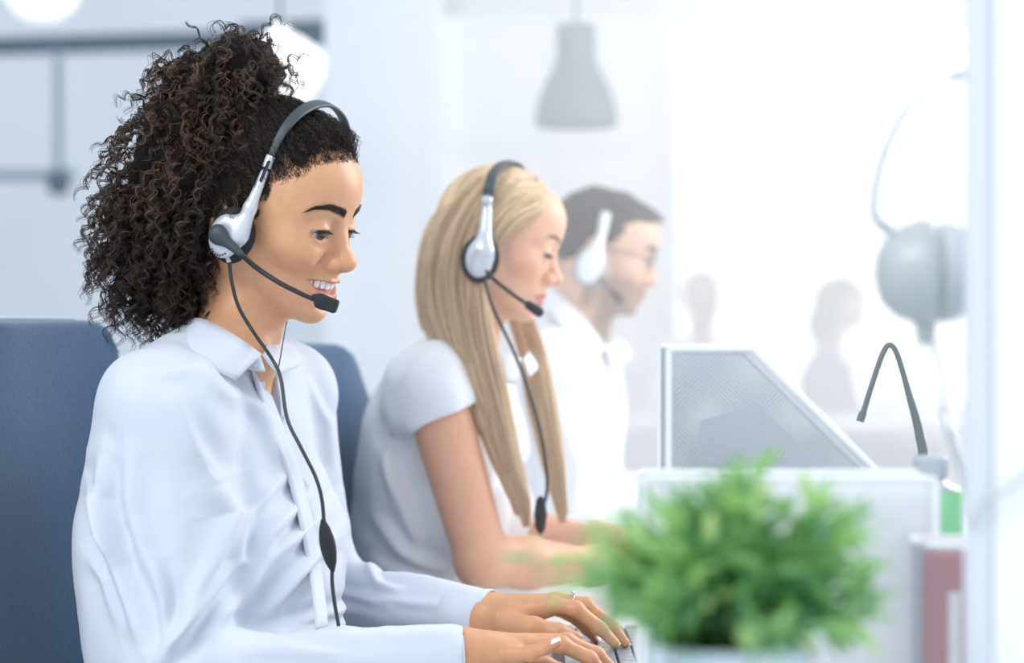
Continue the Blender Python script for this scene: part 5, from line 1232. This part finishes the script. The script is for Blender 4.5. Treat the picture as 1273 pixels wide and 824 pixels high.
# bent gooseneck
gn = root('desk_microphone', 'thin grey gooseneck microphone bent into a sharp hook behind the bottle', 'microphone', tuple(P(1150, 0, 2.2) * (1, 1, 0) + (0, 0, zd)))
GN = mat('grey_gooseneck', (.15, .18, .19), rough=.5)
tube_obj('gooseneck', [P(1150, 0, 2.2) * (1, 1, 0) + (0, 0, zd + .012), P(1149, 600, 2.2), P(1143, 540, 2.2), P(1130, 490, 2.2), P(1116, 442, 2.2), P(1107, 429, 2.2), P(1098, 438, 2.2), P(1084, 478, 2.2), P(1071, 520, 2.2)], [.0055, .0055, .0045, .003, .003, .003, .003, .003], GN, gn, n=70, sides=10)
tube_obj('capsule', [P(1073, 512, 2.2), P(1069, 524, 2.2)], .0042, GN, gn, sides=10)
lathe('base', [(.001, 0), (.035, 0), (.036, .004), (.030, .012), (.001, .013)], P(1150, 0, 2.2) * (1, 1, 0) + (0, 0, zd), GN, gn, 32)
# white divider with its post, and the headset hanging from it
dv = root('desk_divider', 'white desk divider panel with a grey post at the right edge', 'divider', (P(1240, 0, 1.5)[0], 1.5, zd))
x0 = P(1204, 0, 1.5)[0]
bevel_box('post', (x0 + .0065, 1.5, (zd + .001 + 1.62) / 2), (.0075, .012, (1.62 - zd) / 2), mat('post_aluminium', (.72, .76, .82), rough=.5), dv, .002)
bevel_box('panel', (x0 + .125, 1.5, (zd + .03 + 1.60) / 2), (.110, .010, (1.60 - zd - .03) / 2), mat('divider_white', (.92, .93, .95), rough=.6), dv, .003)
tube_obj('hook', [(x0 + .006, 1.512, P(0, 96, 1.55)[2]), (x0 + .006, 1.54, P(0, 96, 1.55)[2]), (x0 + .006, 1.575, P(0, 92, 1.55)[2])], .003, CHR, dv, sides=8)
h4 = root('headset', 'large black headphones, coloured pale with window glare, hanging from a hook on the divider post', 'headset', tuple(P(1150, 330, 1.56)))
HG = mat('headphone_glare_grey', (.44, .48, .49), rough=.35, coat=.2); HG2 = mat('cushion_glare_grey', (.50, .54, .57), rough=.8)  # black headphones, with the window's glare put into these pale greys
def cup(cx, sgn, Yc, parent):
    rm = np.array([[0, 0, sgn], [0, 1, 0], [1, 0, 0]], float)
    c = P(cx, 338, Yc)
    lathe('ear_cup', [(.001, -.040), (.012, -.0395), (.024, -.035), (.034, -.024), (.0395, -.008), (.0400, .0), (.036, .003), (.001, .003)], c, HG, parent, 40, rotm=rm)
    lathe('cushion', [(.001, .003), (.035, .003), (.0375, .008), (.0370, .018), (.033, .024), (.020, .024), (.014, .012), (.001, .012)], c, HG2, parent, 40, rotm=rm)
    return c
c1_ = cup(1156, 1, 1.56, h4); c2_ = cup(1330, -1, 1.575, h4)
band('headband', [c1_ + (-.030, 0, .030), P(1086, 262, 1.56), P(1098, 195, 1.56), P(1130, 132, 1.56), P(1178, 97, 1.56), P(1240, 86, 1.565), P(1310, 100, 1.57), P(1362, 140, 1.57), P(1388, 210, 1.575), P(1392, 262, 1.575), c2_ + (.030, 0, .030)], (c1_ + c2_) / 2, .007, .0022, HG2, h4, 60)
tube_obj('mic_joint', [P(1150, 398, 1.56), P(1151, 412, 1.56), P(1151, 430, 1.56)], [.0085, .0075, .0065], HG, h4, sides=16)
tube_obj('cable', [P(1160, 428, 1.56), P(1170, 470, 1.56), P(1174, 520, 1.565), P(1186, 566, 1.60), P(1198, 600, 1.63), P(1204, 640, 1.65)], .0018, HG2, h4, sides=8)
cb = root('cable', 'thin grey cable looping across the white divider', 'cable', tuple(P(1230, 625, 1.48)))
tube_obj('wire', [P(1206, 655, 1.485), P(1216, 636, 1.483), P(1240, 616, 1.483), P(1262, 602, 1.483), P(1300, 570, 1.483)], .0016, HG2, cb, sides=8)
# mugs on the far desk
for i_, (px, lab) in enumerate([(1098, 'white mug on the far desk, the left one of two'), (1140, 'white mug on the far desk, the right one of two')]):
    c = P(px, 0, 7.6); c[2] = .719; mg = root('mug', lab, 'mug', tuple(c), 'white mugs on the far desk')
    lathe('mug_body', [(.001, 0), (.036, 0), (.042, .01), (.042, .095), (.038, .095), (.037, .012), (.001, .01)], c, WHP, mg, 28)
    a = np.linspace(-1.4, 1.4, 12); v, f = tubes(np.stack([c[0] + .040 + .024 * np.cos(a), c[1] + a * 0, c[2] + .05 + .028 * np.sin(a)], 1), .005, 8); link('handle', np_mesh('handle', v, f), WHP, mg)
# ------------------------------------------------------------------ the potted plant
PS = .92; pp = P(903, 0, 1.38); pp[2] = zd + .001
PT = root('potted_plant', 'bushy green potted plant with feathery leaves in a pale blue pot, in front', 'plant', tuple(pp))
zr_ = P(0, 813, 1.38 - .053)[2] - pp[2]
lathe('pot', [(.001, 0), (.036, 0), (.039, .004), (.048, zr_ * .7), (.0530, zr_ - .006), (.0545, zr_), (.0525, zr_ + .001), (.0500, zr_ - .006), (.0460, zr_ - .018), (.001, zr_ - .018)], pp, mat('pale_blue_ceramic', (.55, .68, .74), rough=.3, coat=.3), PT, 56)
lathe('soil', [(.0475, zr_ - .016), (.035, zr_ - .012), (.001, zr_ - .010)], pp, mat('soil', (.03, .022, .018), rough=1, bump=(200, 1, .004)), PT, 32)
rp = np.random.default_rng(5)
LEAFM = mat('leaf_green', vcol='Col', rough=.4, sss=0)
bl = LEAFM.node_tree.nodes['Principled BSDF']
_N = LEAFM.node_tree.nodes; _L = LEAFM.node_tree.links; tl = _N.new('ShaderNodeBsdfTranslucent'); ms = _N.new('ShaderNodeMixShader'); ms.inputs[0].default_value = .5
_L.new(_N['Color Attribute'].outputs[0] if 'Color Attribute' in _N else [n for n in _N if n.type == 'VERTEX_COLOR'][0].outputs[0], tl.inputs[0]); _L.new(bl.outputs[0], ms.inputs[1]); _L.new(tl.outputs[0], ms.inputs[2]); _L.new(ms.outputs[0], _N['Material Output'].inputs[0])
def leaf_geo(L, w, bend):
    n = 6; t = np.linspace(0, 1, n); ww = w * np.sin(np.pi * np.clip(t, .04, .97)) ** .8; v = []
    for i in range(n):
        z = -bend * t[i] ** 2; v += [(L * t[i], -ww[i], z + .25 * ww[i]), (L * t[i], 0, z), (L * t[i], ww[i], z + .25 * ww[i])]
    f = [(i * 3 + j, i * 3 + j + 1, i * 3 + 4 + j, i * 3 + 3 + j) for i in range(n - 1) for j in range(2)]
    return np.array(v), np.array(f)
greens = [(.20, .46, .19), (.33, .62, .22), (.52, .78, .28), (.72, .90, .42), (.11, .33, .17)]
LM = []
for gi, g in enumerate(greens):
    for L, w, bd in ((.034, .0044, .008), (.024, .0036, .003)):
        v, f = leaf_geo(L, w, bd); LM.append(np_mesh('leaf', v, f, colors=np.tile(g, (len(v), 1)))); LM[-1].materials.append(LEAFM)
# stems
stems, leafs = [], []
for i_ in range(96):
    an = rp.uniform(0, 6.28); el_ = rp.uniform(.03, 1.0) ** .62; spread = rp.uniform(.72, 1.05)
    b0 = pp + np.array((rp.normal() * .018, rp.normal() * .018, zr_ - .014)); th_ = el_ * 1.45; rr2 = spread * (1 if rp.random() > .20 else rp.uniform(1.1, 1.4)); hgt = .022 + .098 * math.cos(th_) * rr2; out = .084 * math.sin(th_) * rr2
    d = np.array((math.cos(an), math.sin(an) * .75, 0)); p1_ = b0 + d * out * .35 + (0, 0, hgt * .7); p2_ = b0 + d * out + (0, 0, hgt * (1.0 - .15 * el_))
    g = catmull([b0, p1_, p2_], 12); stems.append(g); nl = 17
    for k_ in range(nl):
        t = .22 + .78 * k_ / (nl - 1); q = t * 11; j = min(int(q), 10); p = g[j] * (1 - q + j) + g[j + 1] * (q - j); T = g[j + 1] - g[j]; T /= np.linalg.norm(T)
        side = np.cross(T, rp.normal(size=3)); side /= np.linalg.norm(side); dr = T * .75 + side * (.75 if k_ < nl - 1 else .1) + (0, 0, .10); dr /= np.linalg.norm(dr)
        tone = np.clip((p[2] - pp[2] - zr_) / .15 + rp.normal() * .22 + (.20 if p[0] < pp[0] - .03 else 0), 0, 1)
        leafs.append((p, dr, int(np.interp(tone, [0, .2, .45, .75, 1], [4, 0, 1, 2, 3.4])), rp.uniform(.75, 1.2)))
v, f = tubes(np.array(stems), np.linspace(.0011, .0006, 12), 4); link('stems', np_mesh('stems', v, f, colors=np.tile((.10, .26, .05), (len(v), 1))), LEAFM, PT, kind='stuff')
leafs.sort(key=lambda a: a[0][1])
rv, rf, rc, off = [], [], [], 0
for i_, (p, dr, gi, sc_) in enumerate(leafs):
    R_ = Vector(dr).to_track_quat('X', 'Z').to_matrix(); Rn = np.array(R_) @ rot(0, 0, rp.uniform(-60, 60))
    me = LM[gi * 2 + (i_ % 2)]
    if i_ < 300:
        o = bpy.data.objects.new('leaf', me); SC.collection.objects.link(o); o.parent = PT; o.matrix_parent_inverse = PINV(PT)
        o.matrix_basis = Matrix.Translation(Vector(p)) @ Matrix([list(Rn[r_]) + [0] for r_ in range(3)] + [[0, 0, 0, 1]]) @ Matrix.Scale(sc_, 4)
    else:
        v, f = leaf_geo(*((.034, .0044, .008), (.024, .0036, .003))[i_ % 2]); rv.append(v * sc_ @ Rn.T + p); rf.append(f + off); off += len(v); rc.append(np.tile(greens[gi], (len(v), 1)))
link('foliage', np_mesh('foliage', np.concatenate(rv), np.concatenate(rf), colors=np.concatenate(rc)), LEAFM, PT, kind='stuff')
